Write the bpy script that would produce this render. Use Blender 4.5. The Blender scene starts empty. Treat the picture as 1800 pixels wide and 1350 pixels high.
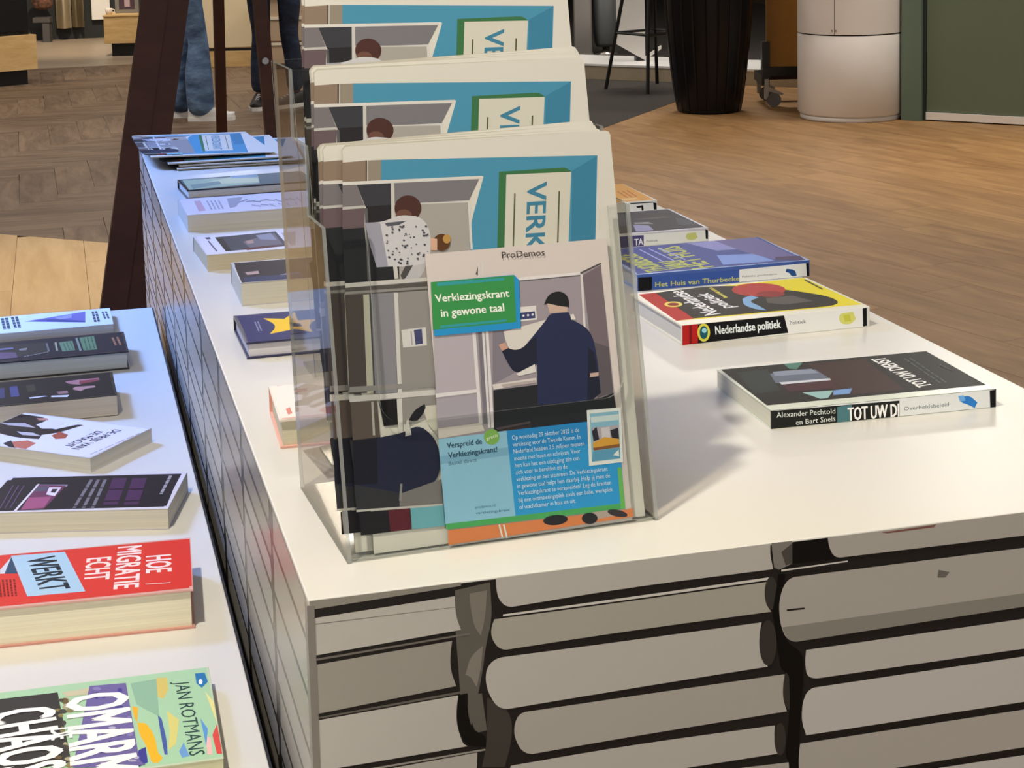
import bpy, bmesh, math, random
from mathutils import Vector, Matrix
S = bpy.context.scene
# ------------------------------------------------------------------ camera (the photograph is the lower part of a larger frame: lens shift)
cam_d = bpy.data.cameras.new('camera'); cam = bpy.data.objects.new('camera', cam_d); S.collection.objects.link(cam); S.camera = cam
cam_d.sensor_width = 36; cam_d.sensor_fit = 'HORIZONTAL'; cam_d.lens = 61.7326; cam_d.shift_y = -0.27215; cam_d.clip_start = .02; cam_d.clip_end = 100
cam.matrix_world = Matrix(((0.966925, 0.052584, -0.249580, -0.159425), (-0.254069, 0.112426, -0.960630, -1.248937), (-0.022454, 0.992268, 0.122067, 1.420000), (0, 0, 0, 1)))
# ------------------------------------------------------------------ light
w = bpy.data.worlds.new('world'); S.world = w; w.use_nodes = True
w.node_tree.nodes['Background'].inputs[0].default_value = (.9, .95, 1.0, 1); w.node_tree.nodes['Background'].inputs[1].default_value = .20
def area(name, loc, to, size, power, col, sy=None, spread=None):
    d = bpy.data.lights.new(name, 'AREA'); d.shape = 'RECTANGLE'; d.size = size; d.size_y = sy or size; d.energy = power; d.color = col
    if spread: d.spread = math.radians(spread)
    o = bpy.data.objects.new(name, d); S.collection.objects.link(o); o.location = loc
    o.rotation_euler = (Vector(to)-Vector(loc)).to_track_quat('-Z', 'Y').to_euler(); return o
def spot(name, loc, to, power, col, angle, blend=.8, r=.05):
    d = bpy.data.lights.new(name, 'SPOT'); d.energy = power; d.color = col; d.spot_size = math.radians(angle); d.spot_blend = blend; d.shadow_soft_size = r
    o = bpy.data.objects.new(name, d); S.collection.objects.link(o); o.location = loc
    o.rotation_euler = (Vector(to)-Vector(loc)).to_track_quat('-Z', 'Y').to_euler(); return o
WARM = (1.0, .85, .62); COOL = (.22, .41, 1.0); NEUT = (1.0, .94, .87)
spot('ceiling_spot_table', (-.75, -.35, 3.3), (.10, .15, .9), 350, (1.0, .92, .77), 60, 1., .07)
area('daylight_panel', (-1.9, 3.2, 3.3), (-.38, 1.90, .7), 1.0, 72, COOL, 1.4, 52)
for k, (x, y) in enumerate(((2.6, 1.2), (4.5, 3.5), (1.5, 7.0), (5.0, 7.5), (-1.5, 9.5), (1.0, 12.0), (4.5, 11.0), (-2.5, 14.5), (-3.5, 6.5), (7.5, 6.0))):
    area('ceiling_fill_%d' % k, (x, y, 3.36), (x, y, 0), 1.0, 22 if k == 0 else 48 if k in (1, 2, 8) else 90, NEUT)  # general fill added in a grid across the room, no fixtures
for k, (x, y) in enumerate(((-2.2, -3.4), (.6, -3.6), (3.4, -2.6))):
    area('rear_fill_%d' % k, (x, y, 3.36), (x*.6+.2, 0, .6), 1.2, 68, NEUT)  # frontal fill added behind the camera to lift the front faces
spot('floor_spot_left', (-.6, 5.2, 3.3), (-.5, 5.2, 0), 290, WARM, 50, 1.)
spot('floor_spot_right', (5.0, 6.0, 3.3), (4.7, 6.0, 0), 260, WARM, 62, 1.)
spot('curtain_fill_spot', (0.2, 14.2, 3.3), (.1, 16.6, .1), 750, WARM, 60, 1.)  # added to brighten the curtains and far floor, no fixture
# ------------------------------------------------------------------ exposure
S.view_settings.view_transform = 'Standard'; S.view_settings.look = 'None'; S.view_settings.gamma = 1; S.view_settings.use_curve_mapping = False
S.view_settings.exposure = -0.30
S.cycles.max_bounces = 5; S.cycles.diffuse_bounces = 3; S.cycles.glossy_bounces = 3; S.cycles.adaptive_threshold = .035; S.cycles.transparent_max_bounces = 24; S.cycles.use_denoising = True; S.cycles.caustics_reflective = False; S.cycles.sample_clamp_indirect = 4.0
# ------------------------------------------------------------------ helpers
COL = bpy.context.scene.collection
def srgb(h, k=1.0):
    if isinstance(h, str):
        h = [int(h[i:i+2], 16)/255 for i in (0, 2, 4)]
    return tuple((c/12.92 if c <= .04045 else ((c+.055)/1.055)**2.4)*k for c in h[:3]) + (1.0,)
MATS = {}
def mat(name, col, rough=.5, metal=0., coat=0., noise=0., nscale=20., bump=0., spec=.5, emit=0.):
    """principled material with a little procedural variation of colour and relief"""
    if name in MATS: return MATS[name]
    m = bpy.data.materials.new(name); m.use_nodes = True; MATS[name] = m
    nt = m.node_tree; b = nt.nodes['Principled BSDF']
    c = srgb(col)
    b.inputs['Base Color'].default_value = c
    b.inputs['Roughness'].default_value = rough; b.inputs['Metallic'].default_value = metal
    b.inputs['Coat Weight'].default_value = coat; b.inputs['Coat Roughness'].default_value = .12
    b.inputs['Specular IOR Level'].default_value = spec
    if emit:
        b.inputs['Emission Color'].default_value = c; b.inputs['Emission Strength'].default_value = emit
    if noise or bump:
        tc = nt.nodes.new('ShaderNodeTexCoord'); n = nt.nodes.new('ShaderNodeTexNoise')
        n.inputs['Scale'].default_value = nscale; n.inputs['Detail'].default_value = 6
        nt.links.new(tc.outputs['Object'], n.inputs['Vector'])
        if noise:
            r = nt.nodes.new('ShaderNodeValToRGB')
            r.color_ramp.elements[0].position = .3; r.color_ramp.elements[1].position = .7
            r.color_ramp.elements[0].color = tuple(x*(1-noise) for x in c[:3])+(1,)
            r.color_ramp.elements[1].color = tuple(min(1, x*(1+noise)) for x in c[:3])+(1,)
            nt.links.new(n.outputs['Fac'], r.inputs[0]); nt.links.new(r.outputs[0], b.inputs['Base Color'])
        if bump:
            bp = nt.nodes.new('ShaderNodeBump'); bp.inputs['Strength'].default_value = bump; bp.inputs['Distance'].default_value = .01
            nt.links.new(n.outputs['Fac'], bp.inputs['Height']); nt.links.new(bp.outputs[0], b.inputs['Normal'])
    return m
def wood(name, c1, c2, scale=(1.2, 14, 14), rough=.42, vary=.25, knots=.5, spec=.35):
    """grain along the local X axis; colour and grain shift from piece to piece"""
    if name in MATS: return MATS[name]
    m = bpy.data.materials.new(name); m.use_nodes = True; MATS[name] = m
    nt = m.node_tree; N = nt.nodes; Lk = nt.links; b = N['Principled BSDF']
    tc = N.new('ShaderNodeTexCoord'); oi = N.new('ShaderNodeObjectInfo'); mp = N.new('ShaderNodeMapping')
    mp.inputs['Scale'].default_value = scale
    ad = N.new('ShaderNodeVectorMath'); ad.operation = 'ADD'
    ml = N.new('ShaderNodeVectorMath'); ml.operation = 'SCALE'; ml.inputs['Scale'].default_value = 37.
    cb = N.new('ShaderNodeCombineXYZ')
    for i in range(3): Lk.new(oi.outputs['Random'], cb.inputs[i])
    Lk.new(cb.outputs[0], ml.inputs[0]); Lk.new(tc.outputs['Object'], mp.inputs[0])
    Lk.new(mp.outputs[0], ad.inputs[0]); Lk.new(ml.outputs[0], ad.inputs[1])
    n = N.new('ShaderNodeTexNoise'); n.inputs['Scale'].default_value = 1.6; n.inputs['Detail'].default_value = 8; n.inputs['Distortion'].default_value = knots
    n2 = N.new('ShaderNodeTexNoise'); n2.inputs['Scale'].default_value = 7; n2.inputs['Detail'].default_value = 4
    Lk.new(ad.outputs[0], n.inputs['Vector']); Lk.new(ad.outputs[0], n2.inputs['Vector'])
    mx = N.new('ShaderNodeMath'); mx.operation = 'MULTIPLY_ADD'; mx.inputs[1].default_value = .35
    Lk.new(n2.outputs['Fac'], mx.inputs[0]); Lk.new(n.outputs['Fac'], mx.inputs[2])
    r = N.new('ShaderNodeValToRGB'); r.color_ramp.elements[0].position = .42; r.color_ramp.elements[1].position = .92
    r.color_ramp.elements[0].color = srgb(c1); r.color_ramp.elements[1].color = srgb(c2)
    Lk.new(mx.outputs[0], r.inputs[0])
    hv = N.new('ShaderNodeHueSaturation'); mr = N.new('ShaderNodeMapRange')
    mr.inputs['To Min'].default_value = 1-vary; mr.inputs['To Max'].default_value = 1+vary
    Lk.new(oi.outputs['Random'], mr.inputs[0]); Lk.new(mr.outputs[0], hv.inputs['Value']); Lk.new(r.outputs[0], hv.inputs['Color'])
    Lk.new(hv.outputs[0], b.inputs['Base Color'])
    b.inputs['Roughness'].default_value = rough; b.inputs['Specular IOR Level'].default_value = spec
    bp = N.new('ShaderNodeBump'); bp.inputs['Strength'].default_value = .12; bp.inputs['Distance'].default_value = .004
    Lk.new(mx.outputs[0], bp.inputs['Height']); Lk.new(bp.outputs[0], b.inputs['Normal'])
    return m
def print_mat(name, rough=.35, coat=.0, spec=.5):
    m = bpy.data.materials.new(name); m.use_nodes = True; MATS[name] = m
    nt = m.node_tree; b = nt.nodes['Principled BSDF']
    a = nt.nodes.new('ShaderNodeAttribute'); a.attribute_name = 'ink'
    nt.links.new(a.outputs['Color'], b.inputs['Base Color'])
    b.inputs['Roughness'].default_value = rough; b.inputs['Coat Weight'].default_value = coat
    b.inputs['Coat Roughness'].default_value = .15; b.inputs['Specular IOR Level'].default_value = spec
    return m
INK_COVER = print_mat('ink_on_glossy_cover', .42, .0, .16)
INK_PAPER = print_mat('ink_on_newsprint', .75, 0, .2)
INK_FLYER = print_mat('ink_on_coated_paper', .4, .05, .4)
INK_PANEL = print_mat('ink_on_laminate', .38, .0, .4)
INK_SIDE = print_mat('ink_on_glossy_laminate', .24, .0, .4)
def pages_mat(name, col):
    """cut edge of a page block: fine horizontal sheet lines"""
    if name in MATS: return MATS[name]
    m = bpy.data.materials.new(name); m.use_nodes = True; MATS[name] = m
    nt = m.node_tree; b = nt.nodes['Principled BSDF']; tc = nt.nodes.new('ShaderNodeTexCoord')
    mp = nt.nodes.new('ShaderNodeMapping'); mp.inputs['Scale'].default_value = (3, 3, 900)
    n = nt.nodes.new('ShaderNodeTexNoise'); n.inputs['Scale'].default_value = 1; n.inputs['Detail'].default_value = 3
    r = nt.nodes.new('ShaderNodeValToRGB'); c = srgb(col)
    r.color_ramp.elements[0].position = .3; r.color_ramp.elements[1].position = .7
    r.color_ramp.elements[0].color = tuple(x*.84 for x in c[:3])+(1,); r.color_ramp.elements[1].color = c
    nt.links.new(tc.outputs['Object'], mp.inputs[0]); nt.links.new(mp.outputs[0], n.inputs['Vector'])
    nt.links.new(n.outputs['Fac'], r.inputs[0]); nt.links.new(r.outputs[0], b.inputs['Base Color'])
    b.inputs['Roughness'].default_value = .8; b.inputs['Specular IOR Level'].default_value = .2
    return m
def acrylic(name, tint, opaque=0.0):
    m = bpy.data.materials.new(name); m.use_nodes = True; MATS[name] = m
    nt = m.node_tree; N = nt.nodes; N.clear()
    o = N.new('ShaderNodeOutputMaterial'); t = N.new('ShaderNodeBsdfTransparent'); g = N.new('ShaderNodeBsdfGlossy')
    f = N.new('ShaderNodeFresnel'); f.inputs['IOR'].default_value = 1.45
    d = N.new('ShaderNodeBsdfDiffuse'); d.inputs['Color'].default_value = srgb('d6dad8')
    t.inputs['Color'].default_value = srgb(tint); g.inputs['Roughness'].default_value = .03
    m1 = N.new('ShaderNodeMixShader'); m1.inputs[0].default_value = opaque
    nt.links.new(t.outputs[0], m1.inputs[1]); nt.links.new(d.outputs[0], m1.inputs[2])
    ge = N.new('ShaderNodeNewGeometry'); inv = N.new('ShaderNodeMath'); inv.operation = 'SUBTRACT'; inv.inputs[0].default_value = 1.   # no mirror on the inner face
    mu = N.new('ShaderNodeMath'); mu.operation = 'MULTIPLY'; nt.links.new(ge.outputs['Backfacing'], inv.inputs[1]); nt.links.new(inv.outputs[0], mu.inputs[0]); nt.links.new(f.outputs[0], mu.inputs[1])
    m2 = N.new('ShaderNodeMixShader'); nt.links.new(mu.outputs[0], m2.inputs[0]); nt.links.new(m1.outputs[0], m2.inputs[1]); nt.links.new(g.outputs[0], m2.inputs[2])
    nt.links.new(m2.outputs[0], o.inputs[0])
    return m
def link(o, parent=None):
    COL.objects.link(o)
    if parent is not None: o.parent = parent
    return o
def mesh_obj(name, verts, faces, m, parent=None, mi=None, smooth=False):
    me = bpy.data.meshes.new(name); me.from_pydata([tuple(v) for v in verts], [], faces)
    for x in (m if isinstance(m, (list, tuple)) else [m]): me.materials.append(x)
    if mi: 
        for p_, i in zip(me.polygons, mi): p_.material_index = i
    if smooth:
        for p_ in me.polygons: p_.use_smooth = True
    me.update()
    return link(bpy.data.objects.new(name, me), parent)
class MB:
    """collects boxes, prisms, tubes and lathes; build() links them as one mesh object"""
    def __init__(s): s.v = []; s.f = []; s.i = []
    def add(s, v, f, i=0):
        k = len(s.v); s.v += [tuple(x) for x in v]; s.f += [tuple(a+k for a in q) for q in f]; s.i += [i]*len(f); return s
    def box(s, x0, x1, y0, y1, z0, z1, i=0, bev=0.):
        if bev <= 0:
            return s.add([(x0,y0,z0),(x1,y0,z0),(x1,y1,z0),(x0,y1,z0),(x0,y0,z1),(x1,y0,z1),(x1,y1,z1),(x0,y1,z1)],
                         [(3,2,1,0),(4,5,6,7),(0,1,5,4),(1,2,6,5),(2,3,7,6),(3,0,4,7)], i)
        bm = bmesh.new(); bmesh.ops.create_cube(bm, size=1)
        for v in bm.verts:
            v.co = Vector(((x0+x1)/2+v.co.x*(x1-x0), (y0+y1)/2+v.co.y*(y1-y0), (z0+z1)/2+v.co.z*(z1-z0)))
        bmesh.ops.bevel(bm, geom=list(bm.edges), offset=bev, segments=2, profile=.5, affect='EDGES')
        bm.verts.index_update()
        s.add([v.co[:] for v in bm.verts], [[v.index for v in f.verts] for f in bm.faces], i); bm.free(); return s
    def prism(s, poly, axis, a0, a1, i=0, icap=None):
        """poly 2-D outline (ccw), extruded along axis 'x' (poly=(y,z)), 'y' (x,z) or 'z' (x,y)"""
        n = len(poly)
        def P(q, t): return (t, q[0], q[1]) if axis == 'x' else (q[0], t, q[1]) if axis == 'y' else (q[0], q[1], t)
        v = [P(q, a0) for q in poly]+[P(q, a1) for q in poly]
        s.add(v, [tuple(range(n-1, -1, -1)), tuple(range(n, 2*n))], i if icap is None else icap)
        k = len(s.v)-2*n
        s.f += [(k+a, k+(a+1) % n, k+n+(a+1) % n, k+n+a) for a in range(n)]; s.i += [i]*n
        return s
    def tube(s, pts, r, n=10, i=0, cap=True):
        pts = [Vector(p) for p in pts]; rs = r if isinstance(r, (list, tuple)) else [r]*len(pts)
        rings = []
        for k, p in enumerate(pts):
            t = (pts[min(k+1, len(pts)-1)]-pts[max(k-1, 0)]).normalized()
            a = t.orthogonal().normalized() if k == 0 else (rings_a - t*rings_a.dot(t)).normalized()
            rings_a = a; b = t.cross(a)
            rings.append([p+(a*math.cos(2*math.pi*j/n)+b*math.sin(2*math.pi*j/n))*rs[k] for j in range(n)])
        v = [q for R in rings for q in R]
        f = [(k*n+j, k*n+(j+1) % n, (k+1)*n+(j+1) % n, (k+1)*n+j) for k in range(len(pts)-1) for j in range(n)]
        if cap: f += [tuple(range(n-1, -1, -1)), tuple((len(pts)-1)*n+j for j in range(n))]
        return s.add(v, f, i)
    def lathe(s, prof, n=48, i=0, c=(0, 0), rib=None):
        v = []
        for r, z in prof:
            for j in range(n):
                rr = r*(rib(j, n) if rib else 1); t = 2*math.pi*j/n
                v.append((c[0]+rr*math.cos(t), c[1]+rr*math.sin(t), z))
        m_ = len(prof)
        f = [(k*n+j, k*n+(j+1) % n, (k+1)*n+(j+1) % n, (k+1)*n+j) for k in range(m_-1) for j in range(n)]
        f += [tuple(range(n-1, -1, -1)), tuple((m_-1)*n+j for j in range(n))]
        return s.add(v, f, i)
    def board(s, a, b, w, t, up=(0, 1, 0), i=0):
        """straight rectangular bar from a to b, w wide across and t thick along 'up'"""
        a, b, u = Vector(a), Vector(b), Vector(up); d = (b-a).normalized(); u = (u-d*u.dot(d)).normalized(); w_ = d.cross(u)
        v = [p+w_*sx*w/2+u*sy*t/2 for p in (a, b) for sx, sy in ((-1,-1),(1,-1),(1,1),(-1,1))]
        return s.add(v, [(3,2,1,0),(4,5,6,7),(0,1,5,4),(1,2,6,5),(2,3,7,6),(3,0,4,7)], i)
    def build(s, name, m, parent=None, smooth=False):
        return mesh_obj(name, s.v, s.f, m, parent, s.i, smooth)
def fix_normals(o):
    bm = bmesh.new(); bm.from_mesh(o.data); bmesh.ops.recalc_face_normals(bm, faces=bm.faces[:]); bm.to_mesh(o.data); bm.free(); return o
def auto_smooth(o, ang=40):
    """soft shading inside patches, crisp edges where faces meet at more than ang degrees"""
    bm = bmesh.new(); bm.from_mesh(o.data)
    for e in bm.edges:
        e.smooth = not (len(e.link_faces) == 2 and e.calc_face_angle(0) > math.radians(ang))
    for f in bm.faces: f.smooth = True
    bm.to_mesh(o.data); bm.free(); return o
def thing(name, label, cat, loc=(0, 0, 0), rz=0., group=None):
    o = bpy.data.objects.new(name, None); o.empty_display_size = .05; COL.objects.link(o)
    o.location = loc; o.rotation_euler = (0, 0, rz); o['label'] = label; o['category'] = cat
    if group: o['group'] = group
    return o
def tag(o, label, cat, group=None):
    o['label'] = label; o['category'] = cat
    if group: o['group'] = group
    return o
def struct(o): o['kind'] = 'structure'; return o
# ---- flat print: coloured outlines and lettering laid on a surface
_FONT = {}
def text_outline(s, bold):
    """lettering as flat polygons in a unit box: x 0..1 along the baseline, y 0..1 cap height"""
    key = (s, bold)
    if key in _FONT: return _FONT[key]
    cu = bpy.data.curves.new('lettering', 'FONT'); cu.body = s; cu.resolution_u = 2
    o = bpy.data.objects.new('lettering', cu); COL.objects.link(o)
    me = bpy.data.meshes.new_from_object(o.evaluated_get(bpy.context.evaluated_depsgraph_get()))
    v = [x.co.copy() for x in me.vertices]; f = [tuple(p_.vertices) for p_ in me.polygons]
    bpy.data.objects.remove(o); bpy.data.curves.remove(cu); bpy.data.meshes.remove(me)
    x0, x1 = min(a.x for a in v), max(a.x for a in v); cap = .73
    r = ([((a.x-x0)/(x1-x0), a.y/cap) for a in v], f); _FONT[key] = r
    return r
def rounded(pts):
    """soften the gentle bends of a printed outline, keep its sharp corners"""
    for _ in range(2):
        out = []; n = len(pts)
        for k in range(n):
            a, b, c = Vector(pts[k-1]), Vector(pts[k]), Vector(pts[(k+1) % n])
            if (b-a).length < 1e-7 or (c-b).length < 1e-7 or (b-a).angle(c-b) > math.radians(68): out.append(pts[k]); continue
            l = min((b-a).length, (c-b).length)*.28
            out += [tuple(b-(b-a).normalized()*l), tuple(b+(c-b).normalized()*l)]
        pts = out
    return pts
def print_mesh(name, items, place, m, parent, step=2e-5, base=3e-5, su=1., u0=0., shift=(0., 0.)):
    """place(u, v, lift) -> local point; items stack upwards in the order they are printed"""
    V = []; F = []; C = []
    for k, it in enumerate(items):
        h = base+step*k; c = srgb(it[1])
        if it[0] == 'p':
            pts = [(a/1e5, b/1e5) for a, b in it[2]]
            if 6 <= len(pts) < 24: pts = rounded(pts)
            faces = [tuple(range(len(pts)))]
        else:
            q, faces = text_outline(it[2], it[6]); o, b1, t = [(a/1e5, b/1e5) for a, b in it[3:6]]
            kx = .028*math.hypot(t[0]-o[0], t[1]-o[1])/math.hypot(b1[0]-o[0], b1[1]-o[1])
            pts = []; f0 = faces; faces = []; n0 = len(q)                 # heavy lettering: the same outline struck four times, slightly shifted
            for k2, (sx, sy) in enumerate(((-1, -1), (1, -1), (1, 1), (-1, 1)) if it[6] else ((0, 0),)):
                faces += [tuple(a+n0*k2 for a in f) for f in f0]
                pts += [(o[0]+(b1[0]-o[0])*(x+sx*kx)+(t[0]-o[0])*(y+sy*.016), o[1]+(b1[1]-o[1])*(x+sx*kx)+(t[1]-o[1])*(y+sy*.016), h+k2*2e-6) for x, y in q]
        n = len(V)
        for p_ in pts: V.append(place(u0+su*(p_[0]-u0)+shift[0], p_[1]+shift[1], p_[2] if len(p_) > 2 else h))
        for f in faces: F.append(tuple(a+n for a in f)); C.append(c)
    o = mesh_obj(name, V, F, m, parent)
    ca = o.data.color_attributes.new('ink', 'FLOAT_COLOR', 'CORNER')
    buf = []
    for p_, c in zip(o.data.polygons, C): buf += list(c)*p_.loop_total
    ca.data.foreach_set('color', buf)
    return o

# ------------------------------------------------------------------ materials
WHITE = mat('white_laminate', 'dcd9d1', .3, spec=.45, noise=.012, nscale=3)
WEDGE = mat('white_edge_banding', 'c9c6bf', .45)
TRIM = mat('grey_corner_trim', '8d8780', .4)
DARKGAP = mat('dark_gap_shade', '1c1a18', .6)
BROWN = wood('dark_stained_wood', '3c1e0e', '502a15', (2, 8, 8), .5, .04)
OAK = wood('light_oak', 'c09a63', 'd9b77f', (3, 16, 16), .5, .05)
BLACK = mat('black_lacquer', '0c0c0d', .35)
BLACKM = mat('black_metal', '141415', .4, spec=.4)
ACR = acrylic('clear_acrylic', 'fbfcfb'); ACS = acrylic('side_acrylic', 'eae5de'); ACRE = acrylic('acrylic_cut_edge', 'd4d8d5', .35)
NEWSI = mat('newsprint_inner', 'b9b5a8', .9, noise=.02, nscale=40, spec=.2); NEWS = mat('newsprint', 'd6d3c9', .85, noise=.02, nscale=40, spec=.2)  # inner leaves: darker tone puts the shade between stacked sheets into the colour
GREENP = mat('green_paint', '66796a', .55, noise=.03, nscale=2)
GREEND = mat('green_door_panel', '66745f', .5, noise=.04, nscale=1.2)
CREAM = mat('cream_panel', 'dcc9a4', .6)
BEIGE = mat('beige_panel', 'a58d73', .6, noise=.05)
STEEL = mat('brushed_steel', 'b9b4ae', .35, metal=.9)
WHITEP = mat('white_paint', 'dedad4', .5)

# ------------------------------------------------------------------ the setting: floor, ceiling, walls
floor = struct(mesh_obj('floor', [(-9,-5,-.013),(14,-5,-.013),(14,21,-.013),(-9,21,-.013)], [(0,1,2,3)], mat('subfloor', '6e5236', .8, noise=.1, nscale=3)))
def clip(poly, hp):
    """keep the part of a polygon with nx*x + ny*y <= c for every half-plane"""
    for nx, ny, c in hp:
        out = []
        for k, p_ in enumerate(poly):
            q = poly[(k+1) % len(poly)]; a, b = nx*p_[0]+ny*p_[1]-c, nx*q[0]+ny*q[1]-c
            if a <= 0: out.append(p_)
            if (a < 0) != (b < 0) and a != b: out.append((p_[0]+(q[0]-p_[0])*a/(a-b), p_[1]+(q[1]-p_[1])*a/(a-b)))
        poly = out
        if len(poly) < 3: return []
    return poly
def shoelace(p_): return abs(sum(p_[k][0]*p_[(k+1) % len(p_)][1]-p_[(k+1) % len(p_)][0]*p_[k][1] for k in range(len(p_))))/2
_PL = {}
def lay(L, w, m, x, y, a, hp):
    """one floor board as a part of the floor, sawn off where its zone ends"""
    ca, sa = math.cos(a), math.sin(a); l, b = L-.0015, w-.0015
    W = lambda u, v: (x+ca*u-sa*v, y+sa*u+ca*v)
    poly = clip([W(0, 0), W(l, 0), W(l, b), W(0, b)], hp)
    if len(poly) < 3 or shoelace(poly) < .002: return
    if shoelace(poly) > l*b-1e-5:
        if (L, w) not in _PL: 
            q = MB().box(0, l, 0, b, -.012, 0); me = bpy.data.meshes.new('plank'); me.from_pydata(q.v, [], q.f); me.materials.append(m); me.update(); _PL[(L, w)] = me
        me = _PL[(L, w)]
    else:
        q = MB().prism([(ca*(p_[0]-x)+sa*(p_[1]-y), -sa*(p_[0]-x)+ca*(p_[1]-y)) for p_ in poly], 'z', -.012, 0)
        me = bpy.data.meshes.new('sawn_plank'); me.from_pydata(q.v, [], q.f); me.materials.append(m); me.update()
    o = bpy.data.objects.new('plank', me); COL.objects.link(o); o.parent = floor; o.location = (x, y, 0); o.rotation_euler = (0, 0, a)
FW = wood('brown_oak_plank', '83603b', 'ab8558', (1.0, 6, 6), .5, .04, 1.2, .3)
FH = wood('grey_brown_herringbone', '594737', '86705b', (1.5, 10, 10), .5, .13, .6, .3)
FL = wood('pale_oak_plank', 'bd9c70', 'd4b78c', (1.0, 8, 8), .45, .04, .6, .3)
FG = mat('pale_shop_floor', 'a08f7c', .4, noise=.06, nscale=1.5)
FC = mat('dark_grey_carpet', '37322d', .95, noise=.15, nscale=60, bump=.3)
# zones: pale boards (left, near), herringbone (left, far), brown boards (right), carpet (far right)
Z_PALE = [(1, 0, .72), (.84, 1, 6.129), (-1, 0, 2.2)]
Z_HERR = [(-.84, -1, -6.129), (0, 1, 14.12), (1, 0, 1.8), (1.537, -1, 1.537*.72-5.52), (-1, 0, 1.5)]
Z_BROWN = [(-1, 0, -.72), (-1.537, 1, 5.52-1.537*.72), (-1.237, 1, 7.18-1.237*1.8), (0, 1, 11.6), (1, 0, 7.4), (0, -1, 1.0)]
rnd = random.Random(7)
A = math.radians(105)                                                # boards run back and to the left
du = Vector((math.cos(A), math.sin(A))); dv = Vector((math.sin(A), -math.cos(A))); O0 = Vector((1.2, -.5))
for j in range(-6, 40):
    off = rnd.uniform(0, 1.7)
    for i in range(-3, 10):
        q = O0+du*(i*1.7-off)+dv*(j*.24)
        if (q.x+.9)/(q.y+3) < 1.1 or q.y < 4: lay(1.7, .24, FW, q.x, q.y, A, Z_BROWN)
Lh, wh = .90, .18; ah = math.radians(1); ca, sa = math.cos(ah), math.sin(ah)
for i in range(-60, 61):
    for j in range(-40, 41):
        # classic 90 degree herringbone on a grid of plank widths, five widths long
        for kind, cx, cy in ((0, i, i+10*j), (1, i, i+10*j+1)):
            x, y = -.6+ca*cx*wh-sa*cy*wh, 10.5+sa*cx*wh+ca*cy*wh
            if not (-2.6 < x < 2 and 4 < y < 15): continue
            if kind == 0: lay(Lh, wh, FH, x, y, ah, Z_HERR)
            else: lay(Lh, wh, FH, x+ca*wh, y+sa*wh, ah+math.pi/2, Z_HERR)
for j in range(-7, 5):
    off = rnd.uniform(0, 1.6)
    for i in range(0, 6): lay(1.6, .27, FL, -.36+(j+1)*.27, 1.2+i*1.6-off, math.pi/2, Z_PALE)
def patch(name, pts, m, z=0.):
    o = MB().prism(pts, 'z', z-.012, z).build(name, m, floor); return o
patch('pale_floor', [(-4,14.12),(2.2,14.12),(2.2,20.5),(-4,20.5)], FG, .001)
patch('dark_carpet', [(1.8,7.18),(5.05,11.2),(8,13),(8,20.5),(2.2,20.5),(1.8,14)], FC, .0015)
struct(mesh_obj('ceiling', [(-9,-5,3.4),(-9,21,3.4),(14,21,3.4),(14,-5,3.4)], [(0,1,2,3)], mat('white_ceiling', 'cfcac2', .8, noise=.02)))
struct(MB().box(-9, 14, 20.5, 20.7, 0, 3.4).build('wall_back', mat('dark_wall', '2c2b29', .7, noise=.05)))
struct(MB().box(-9.2, -9, -5, 20.7, 0, 3.4).build('wall_left', mat('grey_wall', '8c8780', .7, noise=.03)))
# green wall with a door, set at 45 degrees on the right
gw = struct(link(bpy.data.objects.new('wall_right', None))); gw.location = (4.60, 8.33, 0); gw.rotation_euler = (0, 0, math.radians(-47.5))
MB().box(.145, .268, 0, .12, 0, 2.9).build('door_frame', GREENP, gw)
MB().box(.268, .286, .03, .11, 0, 2.9).build('dark_groove', mat('dark_green_gap', '26352c', .6), gw)
MB().box(.145, 5.0, .12, .2, 0, 3.4).build('wall_panel', GREENP, gw)
dr = struct(link(bpy.data.objects.new('door_1', None))); dr.location = gw.location; dr.rotation_euler = gw.rotation_euler
MB().box(.288, 1.97, .04, .1, .055, 2.6).build('door_leaf', GREEND, dr)
MB().box(.288, 1.97, .03, .1, .008, .052).build('door_foot_strip', mat('pale_foot_strip', 'f2eee6', .5), dr)  # pale strip along the foot of the door
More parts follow.
